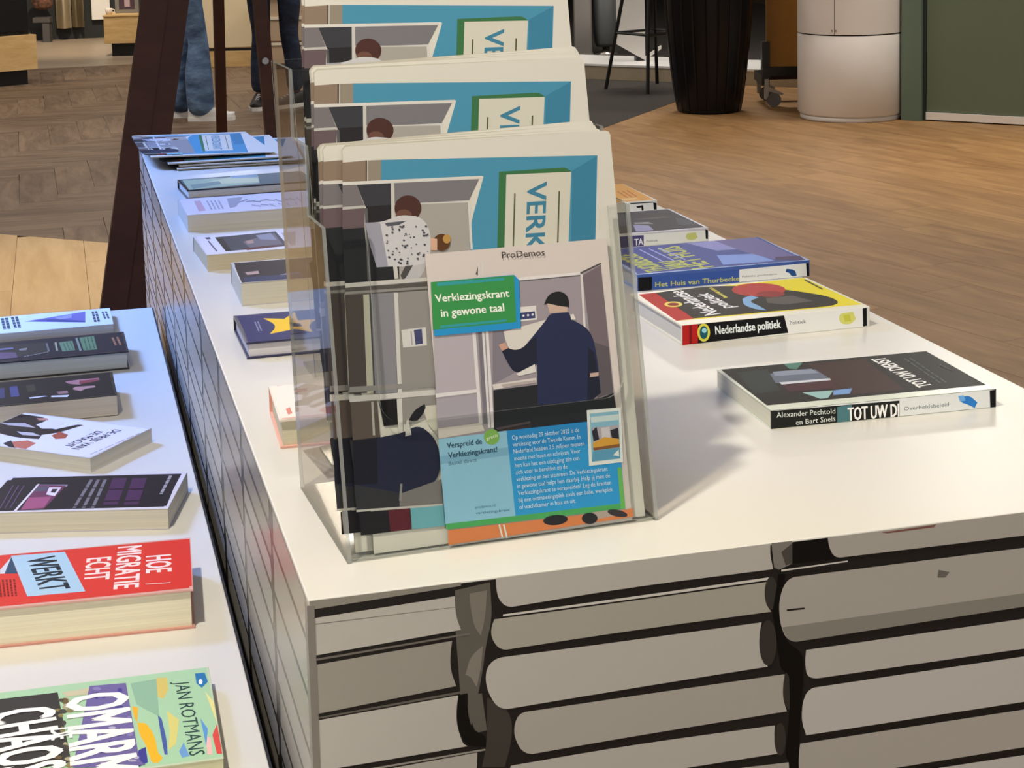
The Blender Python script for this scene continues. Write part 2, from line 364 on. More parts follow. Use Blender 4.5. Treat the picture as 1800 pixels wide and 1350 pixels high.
# ------------------------------------------------------------------ flat print (hundredths of a millimetre on each surface)
PR = {}
PR['front'] = [
['p','262320',[(400,0),(78000,0),(78000,89850),(400,89850)]],
['p','6b675f',[(11178,89363),(13916,89669),(14004,86711),(13472,84810),(13083,82226),(11995,77743),(11385,79161),(11313,82474),(11099,86440)]],
['p','8a857b',[(12289,88977),(13658,89048),(13440,86785),(13085,85520),(12620,86238),(12337,87748)]],
['p','8f8a80',[(12239,83991),(13226,84679),(13019,82895),(12658,81459),(12196,82350),(11799,82571)]],
['p','6a665e',[(12158,80869),(13049,80907),(13379,77869),(12482,77753),(12110,79055)]],
['p','47433d',[(13445,80519),(15291,79254),(15401,76899),(14691,74659),(12898,74937),(13355,76873)]],
['p','9c978d',[(121,89937),(11641,89954),(11634,89663),(96,89255)]],
['p','cbc7bf',[(116,88566),(11134,88913),(11143,88065),(11216,87240),(11541,86185),(87,85658)]],
['p','8b877e',[(147,88131),(11143,88065),(11141,88017),(144,88052)]],
['p','7b776f',[(77,85402),(12207,85867),(12284,85725),(72,85242)]],
['p','aaa59b',[(137,84928),(10830,85413),(10637,84211),(10654,83060),(11052,81770),(73,81067)]],
['p','6d6962',[(141,80814),(11766,81322),(11760,81125),(137,80685)]],
['p','cbc7bf',[(132,80572),(11193,81008),(11017,79877),(11014,78553),(11459,77075),(11808,76806),(64,76566)]],
['p','0f0e0d',[(11193,81008),(11920,81069),(11877,79420),(12246,78038),(13288,77466),(13265,76552),(11808,76806),(11270,77852),(11000,79218)]],
['p','a5a097',[(48,76112),(13180,76398),(13225,76258),(42,75949)]],
['p','beb9b0',[(35,75754),(12572,76190),(12488,74833),(12616,73473),(-59,73181)]],
['p','cbc7bf',[(14374,89938),(36867,89999),(36825,89127),(37084,87849),(24781,87859),(15240,87486),(14605,88109),(14383,88956)]],
['p','e4e0d8',[(14854,86994),(24769,87070),(36816,87221),(36815,87001),(24766,86854),(14850,86830)]],
['p','b8b4a7',[(14166,86690),(24764,86728),(36625,86860),(36355,85883),(36501,84944),(36897,84339),(24727,84333),(14591,84131),(13964,85073),(13855,85910)]],
['p','cbc7bf',[(14252,83583),(24715,83539),(36077,83561),(35843,82447),(35950,81137),(36589,79787),(24655,79586),(14476,79340),(13688,80484),(13317,81862),(13507,82992)]],
['p','beb9b0',[(15940,78909),(24645,78949),(38037,78951),(37860,77706),(37914,76763),(38217,75781),(24594,75606),(16272,75390),(15564,76874),(15506,77887)]],
['p','cbc7bf',[(15186,74717),(24583,74928),(37176,74751),(37075,73507),(37511,72311),(24543,72300),(15120,71897),(14823,73293)]],
['p','beb9b0',[(20890,72101),(38375,71423),(38428,69899),(38502,68938),(20840,69349)]],
['p','3d3a35',[(37473,85833),(37428,85309),(37302,84877),(37116,84601),(36898,84524),(36680,84657),(36497,84980),(36377,85444),(36336,85977),(36382,86499),(36507,86930),(36693,87205),(36911,87283),(37128,87151),(37311,86829),(37432,86366)]],
['p','3d3a35',[(37360,81687),(37299,80949),(37131,80339),(36881,79950),(36589,79842),(36299,80031),(36055,80487),(35894,81141),(35840,81892),(35902,82627),(36070,83234),(36318,83621),(36609,83731),(36899,83545),(37143,83092),(37305,82439)]],
['p','3d3a35',[(39108,77528),(39059,76854),(38924,76295),(38723,75937),(38487,75835),(38252,76005),(38054,76420),(37923,77017),(37879,77703),(37928,78376),(38063,78932),(38263,79289),(38499,79391),(38733,79223),(38931,78811),(39063,78216)]],
['p','3d3a35',[(38112,73445),(38072,72910),(37962,72468),(37798,72186),(37607,72108),(37416,72244),(37255,72576),(37149,73050),(37113,73595),(37154,74129),(37264,74570),(37427,74851),(37618,74930),(37809,74795),(37970,74465),(38076,73991)]],
['p','080808',[(37575,87384),(38145,87313),(37563,84622),(38123,81584),(39655,80631),(39648,77827),(39452,76541),(39249,72802),(39238,69011),(38367,69149),(38375,71423),(38126,72028),(38486,75554),(38401,78938),(37732,79404),(37214,83189),(36992,84327)]],
['p','8d8981',[(36924,90029),(38725,89998),(38719,88126),(37577,87751),(37160,87986)]],
['p','55514b',[(37772,89195),(38724,89814),(38719,88126),(38148,88049)]],
['p','0b0b0b',[(38763,89901),(41785,89910),(42362,88050),(38757,88102)]],
['p','beb9b0',[(41785,89910),(59433,90005),(75402,90029),(75463,87871),(59463,88007),(42362,88124),(41881,89161)]],
['p','8a5f55',[(46438,89786),(51368,89881),(51170,89679),(47026,89643)]],
['p','e4e0d8',[(37766,87728),(43523,87797),(43523,87686),(37766,87581)]],
['p','bdb8af',[(38525,86990),(59478,86957),(75490,86927),(75632,81973),(59553,81873),(38410,81545),(37690,82941),(37527,84996),(37913,86330)]],
['p','97938a',[(37804,82926),(59536,83028),(75600,83100),(75632,81973),(59553,81873),(38410,81545)]],
['p','1f1d1a',[(38229,84388),(39760,84338),(39759,84190),(38229,84222)]],
['p','77736b',[(51597,86021),(52600,85708),(52203,85285),(51502,85372)]],
['p','cbc7bf',[(39886,80749),(59568,80813),(75665,80808),(75741,78124),(59607,78201),(40615,78215),(39958,78533),(39768,79682)]],
['p','d3cfc9',[(40130,77477),(59617,77522),(75759,77502),(75874,73475),(59675,73528),(39870,73521),(39448,74848),(39587,76521)]],
['p','beb9b0',[(39346,72882),(59686,72844),(75894,72772),(75990,69420),(59735,69507),(39240,69486),(39208,71863)]],
['p','d3cfc9',[(39432,68980),(59745,68818),(76012,68635),(76117,64954),(59798,65162),(39423,65355)]],
]
PR['paper'] = [
['p','d6d3c9',[(2320,0),(25350,0),(25350,31800),(25050,32150),(2620,32250),(2320,31950)]],
['p','8a7868',[(2259,30995),(4275,31040),(4132,29302),(2119,29265)]],
['p','5b5048',[(4158,31048),(4015,29310),(4155,29300),(4298,31038)]],
['p','8f8678',[(4368,31034),(5543,30999),(5402,29302),(4229,29341)]],
['p','4a8fae',[(5450,31005),(24031,30112),(20489,708),(8224,1384),(8378,12451),(8665,20199),(12299,23256),(12471,25196),(13936,29060),(5309,29309)]],
['p','3d7f9e',[(21687,28982),(23975,30068),(21861,12881),(19876,13086)]],
['p','3c7048',[(15286,29340),(21162,29305),(21673,28840),(15995,29007),(13117,4798),(12544,4868)]],
['p','cfccbe',[(15901,29061),(21578,28895),(18265,4446),(13046,5080)]],
['p','55553f',[(16433,27469),(13866,6813),(13991,6794),(16560,27456)]],
['p','55553f',[(20310,27370),(17733,6820),(17859,6801),(20439,27357)]],
['p','8f8b88',[(8909,23032),(12299,23256),(10901,2619),(8329,2585),(8378,12451)]],
['t','3f7f9c','VERKIEZINGSKRANT',(17706,28223),(14818,6424),(19449,28191),1],
['p','d5d2cc',[(2134,29447),(13842,29114),(13822,28880),(2112,29174)]],
['p','767073',[(2112,29174),(3275,29135),(3788,27400),(1965,27357)]],
['p','3a3b41',[(3275,29135),(6139,29064),(5993,27323),(3831,27351)]],
['p','77757a',[(6374,29047),(13526,28855),(12498,27153),(6236,27397)]],
['p','b9b7b3',[(1972,27448),(3792,27445),(3777,27263),(1954,27221)]],
['p','c9c7c3',[(8365,27281),(12502,27199),(12486,27014),(8346,27051)]],
['p','65565a',[(1954,27221),(3773,27218),(3646,25671),(1830,25681)]],
['p','26272b',[(1830,25681),(3646,25671),(3606,21205),(1660,21289)]],
['p','29272b',[(3877,27347),(5993,27323),(6047,25708),(3839,25747)]],
['p','a4a09a',[(6228,27305),(12389,27021),(12238,23121),(8917,23124),(8704,20655),(6021,20897)]],
['p','d3d1cd',[(12401,27155),(12294,23204),(12488,23199),(12595,27151)]],
['p','c6c4be',[(6092,29066),(5840,25493),(6122,25474),(6374,29049)]],
['p','26262a',[(3897,24737),(6346,24765),(6153,21342),(3803,21324)]],
['p','5a5a5c',[(3773,27218),(4006,27200),(3803,21324),(3525,21349)]],
['p','c6c4be',[(5709,22506),(5754,21359),(6083,21368),(6038,22516)]],
['p','4b2f2b',[(8472,26856),(8373,26500),(8148,26197),(7826,25986),(7445,25890),(7052,25921),(6693,26075),(6412,26334),(6243,26665),(6205,27030),(6303,27385),(6526,27687),(6847,27900),(7227,27998),(7621,27968),(7981,27815),(8264,27556),(8435,27223)]],
['p','6b4a3f',[(7620,26367),(7567,26214),(7440,26085),(7256,25996),(7036,25959),(6807,25977),(6596,26049),(6429,26164),(6327,26311),(6300,26471),(6353,26624),(6479,26753),(6663,26841),(6883,26879),(7112,26861),(7323,26790),(7490,26674),(7594,26527)]],
['p','c8c7ca',[(3722,26031),(5129,26011),(5999,26264),(6724,26437),(8133,26235),(8797,25628),(9051,24683),(8941,23399),(8601,22229),(7782,22116),(5675,22391),(4361,22414),(3952,24275)]],
['p','9a9aa8',[(3722,26031),(4938,25980),(5301,22424),(4361,22414),(3952,24275)]],
['p','55565f',[(5308,25905),(7156,25943),(6419,25633),(5473,25617)]],
['p','b9b8ba',[(7177,22261),(8522,22420),(8058,21449),(7347,20915),(6599,21028),(6371,21689)]],
['p','4d4a4c',[(6706,22302),(7373,22336),(6833,21557),(6419,21136),(6269,21607)]],
['p','4d4d55',[(8529,22491),(8496,22451),(8435,22456),(8408,22501),(8442,22541),(8503,22536)]],
['p','4d4d55',[(5571,23095),(5511,23026),(5406,23035),(5359,23113),(5418,23183),(5524,23174)]],
['p','4d4d55',[(7735,24562),(7680,24497),(7582,24505),(7539,24578),(7594,24642),(7692,24634)]],
['p','4d4d55',[(7412,23733),(7375,23689),(7307,23695),(7278,23745),(7315,23789),(7383,23783)]],
['p','4d4d55',[(6886,24364),(6827,24295),(6721,24303),(6675,24381),(6734,24451),(6839,24442)]],
['p','4d4d55',[(8698,22471),(8646,22410),(8552,22418),(8510,22488),(8563,22549),(8657,22541)]],
['p','4d4d55',[(6921,24753),(6889,24714),(6830,24719),(6804,24763),(6837,24801),(6895,24797)]],
['p','4d4d55',[(5439,24261),(5396,24210),(5318,24216),(5284,24274),(5328,24325),(5405,24319)]],
['p','4d4d55',[(6566,22835),(6514,22774),(6422,22782),(6382,22850),(6433,22911),(6525,22903)]],
['p','4d4d55',[(7333,24820),(7300,24782),(7242,24786),(7216,24830),(7249,24868),(7307,24863)]],
['p','4d4d55',[(6571,25193),(6520,25133),(6429,25140),(6389,25208),(6440,25268),(6531,25260)]],
['p','4d4d55',[(8761,23328),(8722,23282),(8653,23288),(8622,23340),(8661,23385),(8730,23379)]],
['p','4d4d55',[(8397,22975),(8337,22905),(8230,22914),(8183,22994),(8243,23063),(8350,23054)]],
['p','4d4d55',[(8456,23076),(8394,23004),(8283,23013),(8234,23095),(8296,23168),(8407,23158)]],
['p','4d4d55',[(6481,22564),(6413,22484),(6292,22495),(6238,22585),(6306,22664),(6427,22654)]],
['p','4d4d55',[(5855,23325),(5796,23256),(5692,23265),(5646,23343),(5704,23411),(5809,23403)]],
['p','4d4d55',[(6941,23932),(6891,23873),(6801,23880),(6762,23947),(6812,24006),(6902,23998)]],
['p','4d4d55',[(8592,23887),(8529,23812),(8415,23822),(8365,23905),(8429,23980),(8542,23971)]],
['p','4d4d55',[(6503,22868),(6437,22791),(6320,22801),(6268,22888),(6334,22965),(6451,22955)]],
['p','4d4d55',[(6959,23813),(6893,23735),(6774,23745),(6721,23833),(6788,23911),(6907,23902)]],
['p','4d4d55',[(7850,23993),(7810,23946),(7738,23952),(7707,24005),(7747,24052),(7819,24046)]],
['p','4d4d55',[(6399,23449),(6361,23404),(6294,23410),(6264,23460),(6302,23505),(6369,23499)]],
['p','4d4d55',[(8601,24616),(8534,24538),(8415,24548),(8363,24636),(8429,24714),(8548,24704)]],
['p','4d4d55',[(6316,22652),(6258,22583),(6154,22592),(6108,22670),(6166,22738),(6270,22729)]],
['p','4d4d55',[(7105,23957),(7048,23891),(6948,23900),(6903,23974),(6960,24040),(7060,24032)]],
['p','4d4d55',[(7421,24576),(7381,24529),(7311,24535),(7279,24587),(7319,24634),(7390,24628)]],
['p','4d4d55',[(7020,22663),(6965,22599),(6866,22607),(6823,22680),(6878,22745),(6976,22737)]],
['p','4d4d55',[(5541,23145),(5482,23076),(5377,23085),(5331,23163),(5390,23232),(5495,23223)]],
['p','4d4d55',[(8609,24857),(8549,24786),(8441,24794),(8393,24874),(8454,24945),(8561,24936)]],
['p','4d4d55',[(5496,23670),(5455,23621),(5380,23627),(5347,23683),(5389,23732),(5463,23726)]],
['p','4d4d55',[(6009,22933),(5973,22892),(5910,22897),(5882,22944),(5918,22986),(5981,22980)]],
['p','4d4d55',[(7052,22911),(7011,22863),(6938,22870),(6906,22924),(6947,22972),(7020,22965)]],
['p','4d4d55',[(5973,22920),(5926,22865),(5841,22872),(5803,22935),(5851,22991),(5936,22983)]],
['p','4d4d55',[(7957,25410),(7911,25356),(7830,25363),(7794,25423),(7839,25477),(7921,25470)]],
['p','4d4d55',[(5870,23577),(5836,23536),(5774,23541),(5747,23587),(5781,23628),(5843,23623)]],
['p','4d4d55',[(8817,25362),(8757,25291),(8650,25300),(8603,25379),(8663,25449),(8770,25440)]],
['p','4d4d55',[(5505,24908),(5443,24834),(5332,24843),(5283,24926),(5345,24999),(5456,24990)]],
['p','4d4d55',[(5987,25093),(5929,25025),(5826,25033),(5781,25110),(5839,25178),(5942,25170)]],
['p','4d4d55',[(6839,25464),(6770,25382),(6646,25392),(6591,25484),(6661,25566),(6784,25556)]],
['p','4d4d55',[(5982,25554),(5938,25502),(5858,25508),(5823,25567),(5867,25620),(5947,25613)]],
['p','4d4d55',[(7396,23230),(7360,23188),(7296,23194),(7268,23241),(7304,23283),(7368,23278)]],
['p','4d4d55',[(6637,25519),(6588,25462),(6501,25469),(6463,25533),(6512,25590),(6598,25583)]],
['p','4d4d55',[(7977,23189),(7911,23112),(7793,23122),(7741,23209),(7807,23286),(7925,23276)]],
['p','4d4d55',[(7895,22813),(7836,22744),(7732,22753),(7686,22830),(7744,22899),(7849,22890)]],
['p','4d4d55',[(7072,24874),(7016,24808),(6914,24816),(6870,24891),(6926,24958),(7028,24949)]],
['p','4d4d55',[(6545,25303),(6497,25246),(6410,25253),(6372,25317),(6420,25375),(6507,25368)]],
['p','4d4d55',[(8500,25066),(8445,25002),(8349,25010),(8306,25082),(8360,25145),(8457,25137)]],
['p','4d4d55',[(6683,24002),(6646,23958),(6580,23964),(6551,24013),(6588,24056),(6654,24051)]],
['p','4d4d55',[(8764,24631),(8709,24567),(8611,24575),(8567,24647),(8622,24712),(8721,24704)]],
['p','4d4d55',[(6935,25535),(6882,25473),(6788,25480),(6746,25550),(6799,25613),(6894,25605)]],
['p','4d4d55',[(5918,25495),(5885,25457),(5827,25461),(5801,25505),(5834,25544),(5892,25539)]],
['p','4d4d55',[(6020,25365),(5965,25299),(5865,25307),(5822,25381),(5877,25447),(5976,25439)]],
['p','4d4d55',[(7015,22510),(6948,22431),(6829,22442),(6776,22531),(6843,22609),(6963,22599)]],
['p','4d4d55',[(8882,24705),(8834,24648),(8746,24655),(8708,24719),(8757,24777),(8844,24770)]],
['p','4d4d55',[(6202,23803),(6147,23738),(6048,23747),(6005,23820),(6060,23885),(6158,23876)]],
['p','4d4d55',[(8061,23277),(8019,23229),(7945,23235),(7912,23290),(7954,23338),(8028,23332)]],
['p','4d4d55',[(6776,23958),(6744,23921),(6687,23926),(6662,23968),(6694,24005),(6751,24001)]],
['p','4d4d55',[(5468,24434),(5432,24392),(5369,24397),(5341,24444),(5376,24486),(5440,24481)]],
['p','5a3a22',[(10616,23906),(10552,23674),(10410,23477),(10206,23339),(9965,23277),(9717,23298),(9491,23399),(9314,23569),(9209,23786),(9186,24025),(9249,24256),(9391,24453),(9594,24592),(9835,24655),(10083,24634),(10310,24533),(10487,24364),(10593,24146)]],
['p','b98f4f',[(10688,24178),(10657,24054),(10589,23948),(10493,23873),(10380,23839),(10264,23848),(10158,23901),(10077,23991),(10028,24106),(10019,24233),(10050,24358),(10118,24463),(10214,24538),(10327,24573),(10443,24564),(10548,24511),(10630,24422),(10679,24306)]],
['p','d2a890',[(8980,24411),(9543,24273),(9463,23355),(8941,23399)]],
['p','55524f',[(1639,21019),(8720,20838),(8657,20108),(1588,20390)]],
['p','c4c2bd',[(1668,21379),(8755,21249),(8728,20929),(1639,21019)]],
['p','8d8b88',[(1613,20704),(8693,20519),(8677,20336),(1595,20480)]],
['p','4c4643',[(1588,20390),(3069,20345),(2759,12604),(1332,12668)]],
['p','b9b7a6',[(3069,20345),(3628,20339),(3265,12549),(2752,12514)]],
['p','84848a',[(3628,20339),(5593,20296),(5207,12339),(3350,12450)]],
['p','45464a',[(3558,20342),(3281,12454),(3419,12445),(3698,20336)]],
['p','c9c8c3',[(5593,20296),(5921,20266),(5579,12299),(5254,12334)]],
['p','8f8c89',[(5921,20266),(8665,20199),(8425,12446),(5594,12478)]],
['p','cfcecb',[(5950,17253),(7986,17283),(7956,15824),(5972,15841)]],
['p','44496f',[(6979,17153),(7645,17179),(7638,15992),(7020,15963)]],
['p','9a9aa0',[(6690,17086),(6692,15992),(6786,15990),(6784,17084)]],
['p','8c8a87',[(1375,13202),(8460,12852),(8429,12491),(1339,12757)]],
['p','c8c6c2',[(1313,12446),(8500,12211),(8464,11805),(1277,12002)]],
['p','5e534d',[(1369,11992),(3490,11894),(3523,8924),(1310,9002)]],
['p','b5b3aa',[(3022,11851),(2943,9211),(3127,9199),(3206,11840)]],
['p','1c1b1d',[(3628,11879),(5119,11851),(5182,9814),(3877,9827)]],
['p','8b8884',[(5541,11850),(8464,11805),(8449,10533),(6022,9763),(5390,10061)]],
['p','c6c4b6',[(7167,11038),(8539,11023),(8357,8365),(7512,9549)]],
['p','cac8c2',[(5119,11851),(5541,11850),(5393,8978),(5011,8887)]],
['p','1d1e25',[(5956,10087),(6490,10841),(7370,11197),(7440,10917),(7105,10320),(6499,9845)]],
['p','2a2a2c',[(1037,9034),(3530,9013),(3228,5379),(1264,5621)]],
['p','242740',[(1303,8913),(3247,8956),(5501,9146),(6717,9639),(7989,8498),(8287,7014),(8105,5454),(7280,4654),(5542,4106),(4633,4399),(1121,5550)]],
['p','1b1c28',[(1303,8913),(3247,8956),(3045,5401),(1121,5550)]],
['p','cac8c2',[(5708,9934),(5917,10182),(6090,8898),(5567,8823)]],
['p','35353a',[(1121,5550),(4733,4476),(4644,3414),(1145,3593)]],
['p','7d7a78',[(4726,4388),(8218,5124),(8192,3188),(4644,3414)]],
['p','8f8d8b',[(4840,5186),(4635,3868),(4819,3833),(5023,5151)]],
['p','c4c2bd',[(1145,3593),(8192,3188),(8176,3010),(1131,3417)]],
['p','201e22',[(1400,3338),(5463,3176),(5463,1521),(1347,1572)]],
['p','5f2530',[(3701,3266),(5417,3182),(5417,1527),(3745,1567)]],
['p','6fb0bd',[(5510,3170),(8227,3049),(8228,1428),(5509,1515)]],
]
PR['flyer'] = [
['p','d6ccc6',[(8380,0),(24050,0),(24050,23220),(8380,23220)]],
['p','9d949b',[(8617,20897),(15748,20677),(21545,20540),(23314,21094),(23494,10480),(23590,8364),(20778,8355),(13903,8445),(8157,8425)]],
['p','b3abb3',[(8442,16659),(11737,16610),(11754,11932),(8315,11894)]],
['p','a59fa9',[(8288,11580),(11726,11615),(11814,9368),(8235,9321)]],
['p','d2cbc4',[(8231,9276),(11858,9318),(12087,8653),(8208,8464)]],
['p','77727c',[(12219,16609),(12602,16571),(12517,9152),(12040,9206)]],
['p','817b86',[(13470,16532),(14394,16535),(14490,14908),(15047,13006),(13084,12248)]],
['p','ddd9da',[(11736,16600),(11659,9239),(11945,9227),(12024,16592)]],
['p','ddd9da',[(12558,16616),(12393,8841),(12584,8831),(12750,16609)]],
['p','ddd9da',[(12869,16584),(12655,8810),(12894,8796),(13110,16574)]],
['p','ddd9da',[(8280,12034),(11762,12023),(11738,11751),(8253,11720)]],
['p','d7d2ce',[(12664,22151),(12610,20998),(12802,20988),(12857,22142)]],
['p','d7d2ce',[(13005,22172),(12902,21022),(13095,21005),(13198,22155)]],
['p','4a4444',[(12438,21248),(12688,21875),(12622,21140)]],
['p','e2dedd',[(15894,20664),(21454,20642),(21432,20408),(15869,20387)]],
['p','55504e',[(16064,20335),(21427,20326),(21427,20397),(16063,20404)]],
['p','75696e',[(21627,20344),(23309,21047),(23394,10491),(21955,10180)]],
['p','5d565c',[(21904,14863),(23357,14248),(23394,10491),(21955,10180)]],
['p','4a4442',[(21467,20493),(23344,21132),(23301,21243),(21424,20603)]],
['p','d9d5d3',[(21436,20449),(21258,14922),(21457,14913),(21636,20443)]],
['p','e0dcd8',[(15869,18247),(17345,18249),(17336,17085),(15861,17087)]],
['p','3a3f6e',[(15876,17782),(17204,17796),(17202,17237),(15874,17225)]],
['p','d8d8e4',[(16302,17509),(16264,17441),(16186,17418),(16113,17455),(16088,17530),(16126,17598),(16204,17621),(16277,17584)]],
['p','d8d8e4',[(16696,17518),(16658,17450),(16579,17427),(16506,17464),(16482,17539),(16520,17607),(16598,17630),(16671,17593)]],
['p','d8d8e4',[(17091,17527),(17053,17458),(16974,17436),(16901,17473),(16876,17548),(16914,17616),(16993,17639),(17066,17602)]],
['p','d9d4cd',[(14381,16397),(18422,17074),(17754,15741),(16881,15363),(15160,14240),(14531,15366)]],
['p','1f2126',[(13091,11788),(16898,11840),(16745,10194),(22253,10147),(23394,10491),(23590,8364),(20778,8355),(13903,8445),(12838,8430)]],
['p','d6d0cc',[(13037,12253),(16803,12405),(16822,12080),(13143,11828)]],
['p','b3a7a4',[(13756,12176),(16786,12222),(16765,11993),(13928,11928)]],
['p','4f454a',[(13112,8583),(15999,8805),(15977,8988),(13090,8765)]],
['p','3a2a2a',[(13184,8528),(16117,8698),(16043,8430),(13898,8400)]],
['p','232a4c',[(18119,17010),(18457,17444),(20146,17424),(20291,16848),(21519,16074),(22040,15225),(22259,13327),(22297,10609),(21441,10049),(16745,10194),(17003,13496),(16376,13098),(15043,12960),(14530,13751),(14016,15048),(14286,15344),(14968,14814),(15853,14863),(16817,15741)]],
['p','191d33',[(14016,15048),(14286,15344),(14968,14814),(15853,14863),(17167,15799),(17003,13496),(16376,13098),(15043,12960),(14530,13751)]],
['p','1a1d30',[(21561,14429),(22014,13914),(22297,10609),(21441,10049),(21045,10093)]],
['p','c99c88',[(13852,15388),(14399,15518),(14647,15031),(14096,14856)]],
['p','dcd8d4',[(15136,12904),(16808,13516),(16846,12864),(15361,12696)]],
['p','c2a89a',[(21506,12282),(22260,12297),(22228,11973),(21474,11959)]],
['p','c9ae9e',[(18298,18393),(20126,18270),(20002,17485),(18461,17490)]],
['p','e3ded9',[(20227,17229),(20529,17247),(20683,16764),(20287,16802)]],
['p','17191c',[(18035,18231),(18399,18944),(19074,19257),(19810,19143),(20256,18586),(20186,17842),(19112,18083),(18343,18342)]],
['p','2f9fe0',[(13903,8445),(23590,8364),(23496,1252),(14048,1542)]],
['p','2690d6',[(13903,8445),(23590,8364),(23608,6494),(13926,6568)]],
['p','93c9e6',[(8157,8425),(13903,8445),(14048,1542),(8185,1669)]],
['p','7fb4d4',[(8181,7068),(13927,7116),(13965,6472),(8174,6437)]],
['p','4fae62',[(8189,1713),(23514,1435),(23518,971),(8243,1258)]],
['p','6fbf5f',[(23147,4360),(23500,4364),(23518,971),(23121,1022)]],
['p','83b95a',[(13283,8014),(13223,7802),(13089,7625),(12899,7505),(12674,7455),(12442,7482),(12232,7583),(12067,7744),(11968,7947),(11947,8168),(12007,8379),(12140,8556),(12330,8677),(12554,8727),(12786,8701),(12998,8600),(13163,8439),(13262,8235)]],
['t','f2f6e6','gratis',(12161,7870),(13143,8075),(12138,8146),0],
['t','274a63','Verspreid de',(8845,7622),(11757,7644),(8837,8075),1],
['t','274a63','Verkiezingskrant!',(8872,6850),(12986,6862),(8864,7303),1],
['t','4a7389','Bestel direct',(8869,6263),(11205,6300),(8849,6582),0],
['t','3f7797','prodemos.nl/',(10733,2601),(12501,2557),(10729,2827),0],
['t','3f7797','verkiezingskrant',(10741,2148),(13612,2052),(10737,2375),0],
['t','dcefff','Op woensdag 29 oktober 2025 is de',(14317,7665),(20112,7638),(14317,8041),0],
['t','dcefff','verkiezing voor de Tweede Kamer. In',(14329,7106),(20157,7071),(14329,7481),0],
['t','dcefff','Nederland hebben 2,5 miljoen mensen',(14341,6546),(20451,6503),(14341,6921),0],
['t','dcefff','moeite met lezen en schrijven. Voor',(14353,5987),(20049,5940),(14353,6362),0],
['t','dcefff','hen kan het een uitdaging zijn om',(14365,5429),(19896,5376),(14365,5803),0],
['t','dcefff','zich voor te bereiden op de',(14377,4870),(18803,4823),(14377,5245),0],
['t','dcefff','verkiezing en het stemmen. De Verkiezingskrant',(14389,4312),(22279,4219),(14389,4686),0],
['t','dcefff','in gewone taal helpt hen daarbij. Help jij mee de',(14401,3755),(22424,3650),(14401,4128),0],
['t','dcefff','Verkiezingskrant te verspreiden? Leg de kranten',(14413,3197),(22469,3083),(14413,3571),0],
['t','dcefff','bij een ontmoetingsplek zoals een balie, werkplek',(14425,2640),(22564,2515),(14425,3013),0],
['t','dcefff','of wachtkamer in huis en uit.',(14437,2083),(19277,2003),(14437,2456),0],
['p','eef2f0',[(20920,9315),(23926,9215),(23690,4760),(20686,4796)]],
['p','8fc3dc',[(21141,9011),(23699,8960),(23468,5066),(20963,5086)]],
['p','d5e6ea',[(21213,8724),(23671,8682),(23626,8220),(21218,8258)]],
['p','b9b0bb',[(21228,7839),(23585,7804),(23522,6644),(21212,6633)]],
['p','2a2730',[(21201,7563),(21633,7886),(21782,6846),(21270,6719)]],
['p','2a2730',[(22797,7474),(23513,7578),(23522,6644),(22915,6621)]],
['p','d9d3da',[(22020,7749),(22774,7756),(22734,6828),(22030,6817)]],
['p','e0a63d',[(21158,6593),(22246,6978),(23477,6696),(23527,6177),(21212,6123)]],
['p','8e5a30',[(21172,6220),(23536,6269),(23508,5993),(21199,5985)]],
['p','5fa3c6',[(21145,5945),(23504,5947),(23472,5112),(20967,5132)]],
['p','eef2f0',[(22848,5419),(23391,5820),(23386,5262)]],
['p','e0854f',[(8333,1201),(23460,886),(24170,934),(24152,241),(8279,43)]],
['p','b5a59c',[(20576,1070),(22319,1031),(23022,525),(21015,460)]],
['p','e6e2dc',[(12539,1086),(12727,-24),(12868,-10),(12680,1101)]],
['p','e6e2dc',[(12919,1037),(13107,-75),(13248,-61),(13060,1051)]],
['p','26242a',[(18465,799),(18402,660),(18218,543),(17933,462),(17584,426),(17212,439),(16863,501),(16578,603),(16391,732),(16325,875),(16387,1012),(16571,1129),(16853,1211),(17202,1247),(17573,1234),(17924,1173),(18211,1072),(18399,942)]],
['p','26242a',[(21019,506),(20963,356),(20830,234),(20637,156),(20408,132),(20169,163),(19951,246),(19778,371),(19672,523),(19646,683),(19702,833),(19834,954),(20026,1032),(20255,1058),(20494,1027),(20713,944),(20886,819),(20993,667)]],
['p','3a3238',[(23647,418),(23566,345),(23391,315),(23143,330),(22852,389),(22554,485),(22285,606),(22076,737),(21953,863),(21931,969),(22011,1042),(22186,1073),(22432,1058),(22723,999),(23021,903),(23291,782),(23501,651),(23625,524)]],
['p','1f92cf',[(8621,20943),(15672,20917),(16072,20462),(15859,16531),(8532,16605)]],
['p','35924a',[(8621,20943),(15668,20870),(15517,17074),(8481,17112)]],
['p','2f9aa0',[(9137,20851),(14825,20759),(14804,20528),(9113,20577)]],
['p','2f9aa0',[(9078,17419),(14714,17383),(14698,17199),(9059,17192)]],
['t','f3f7ee','Verkiezingskrant',(8885,19314),(15121,19176),(8846,19959),1],
['t','f3f7ee','in gewone taal',(9255,18089),(14581,18067),(9242,18754),1],
['t','332e2d','ProDemos',(14774,22345),(18461,22264),(14775,22904),0],
]
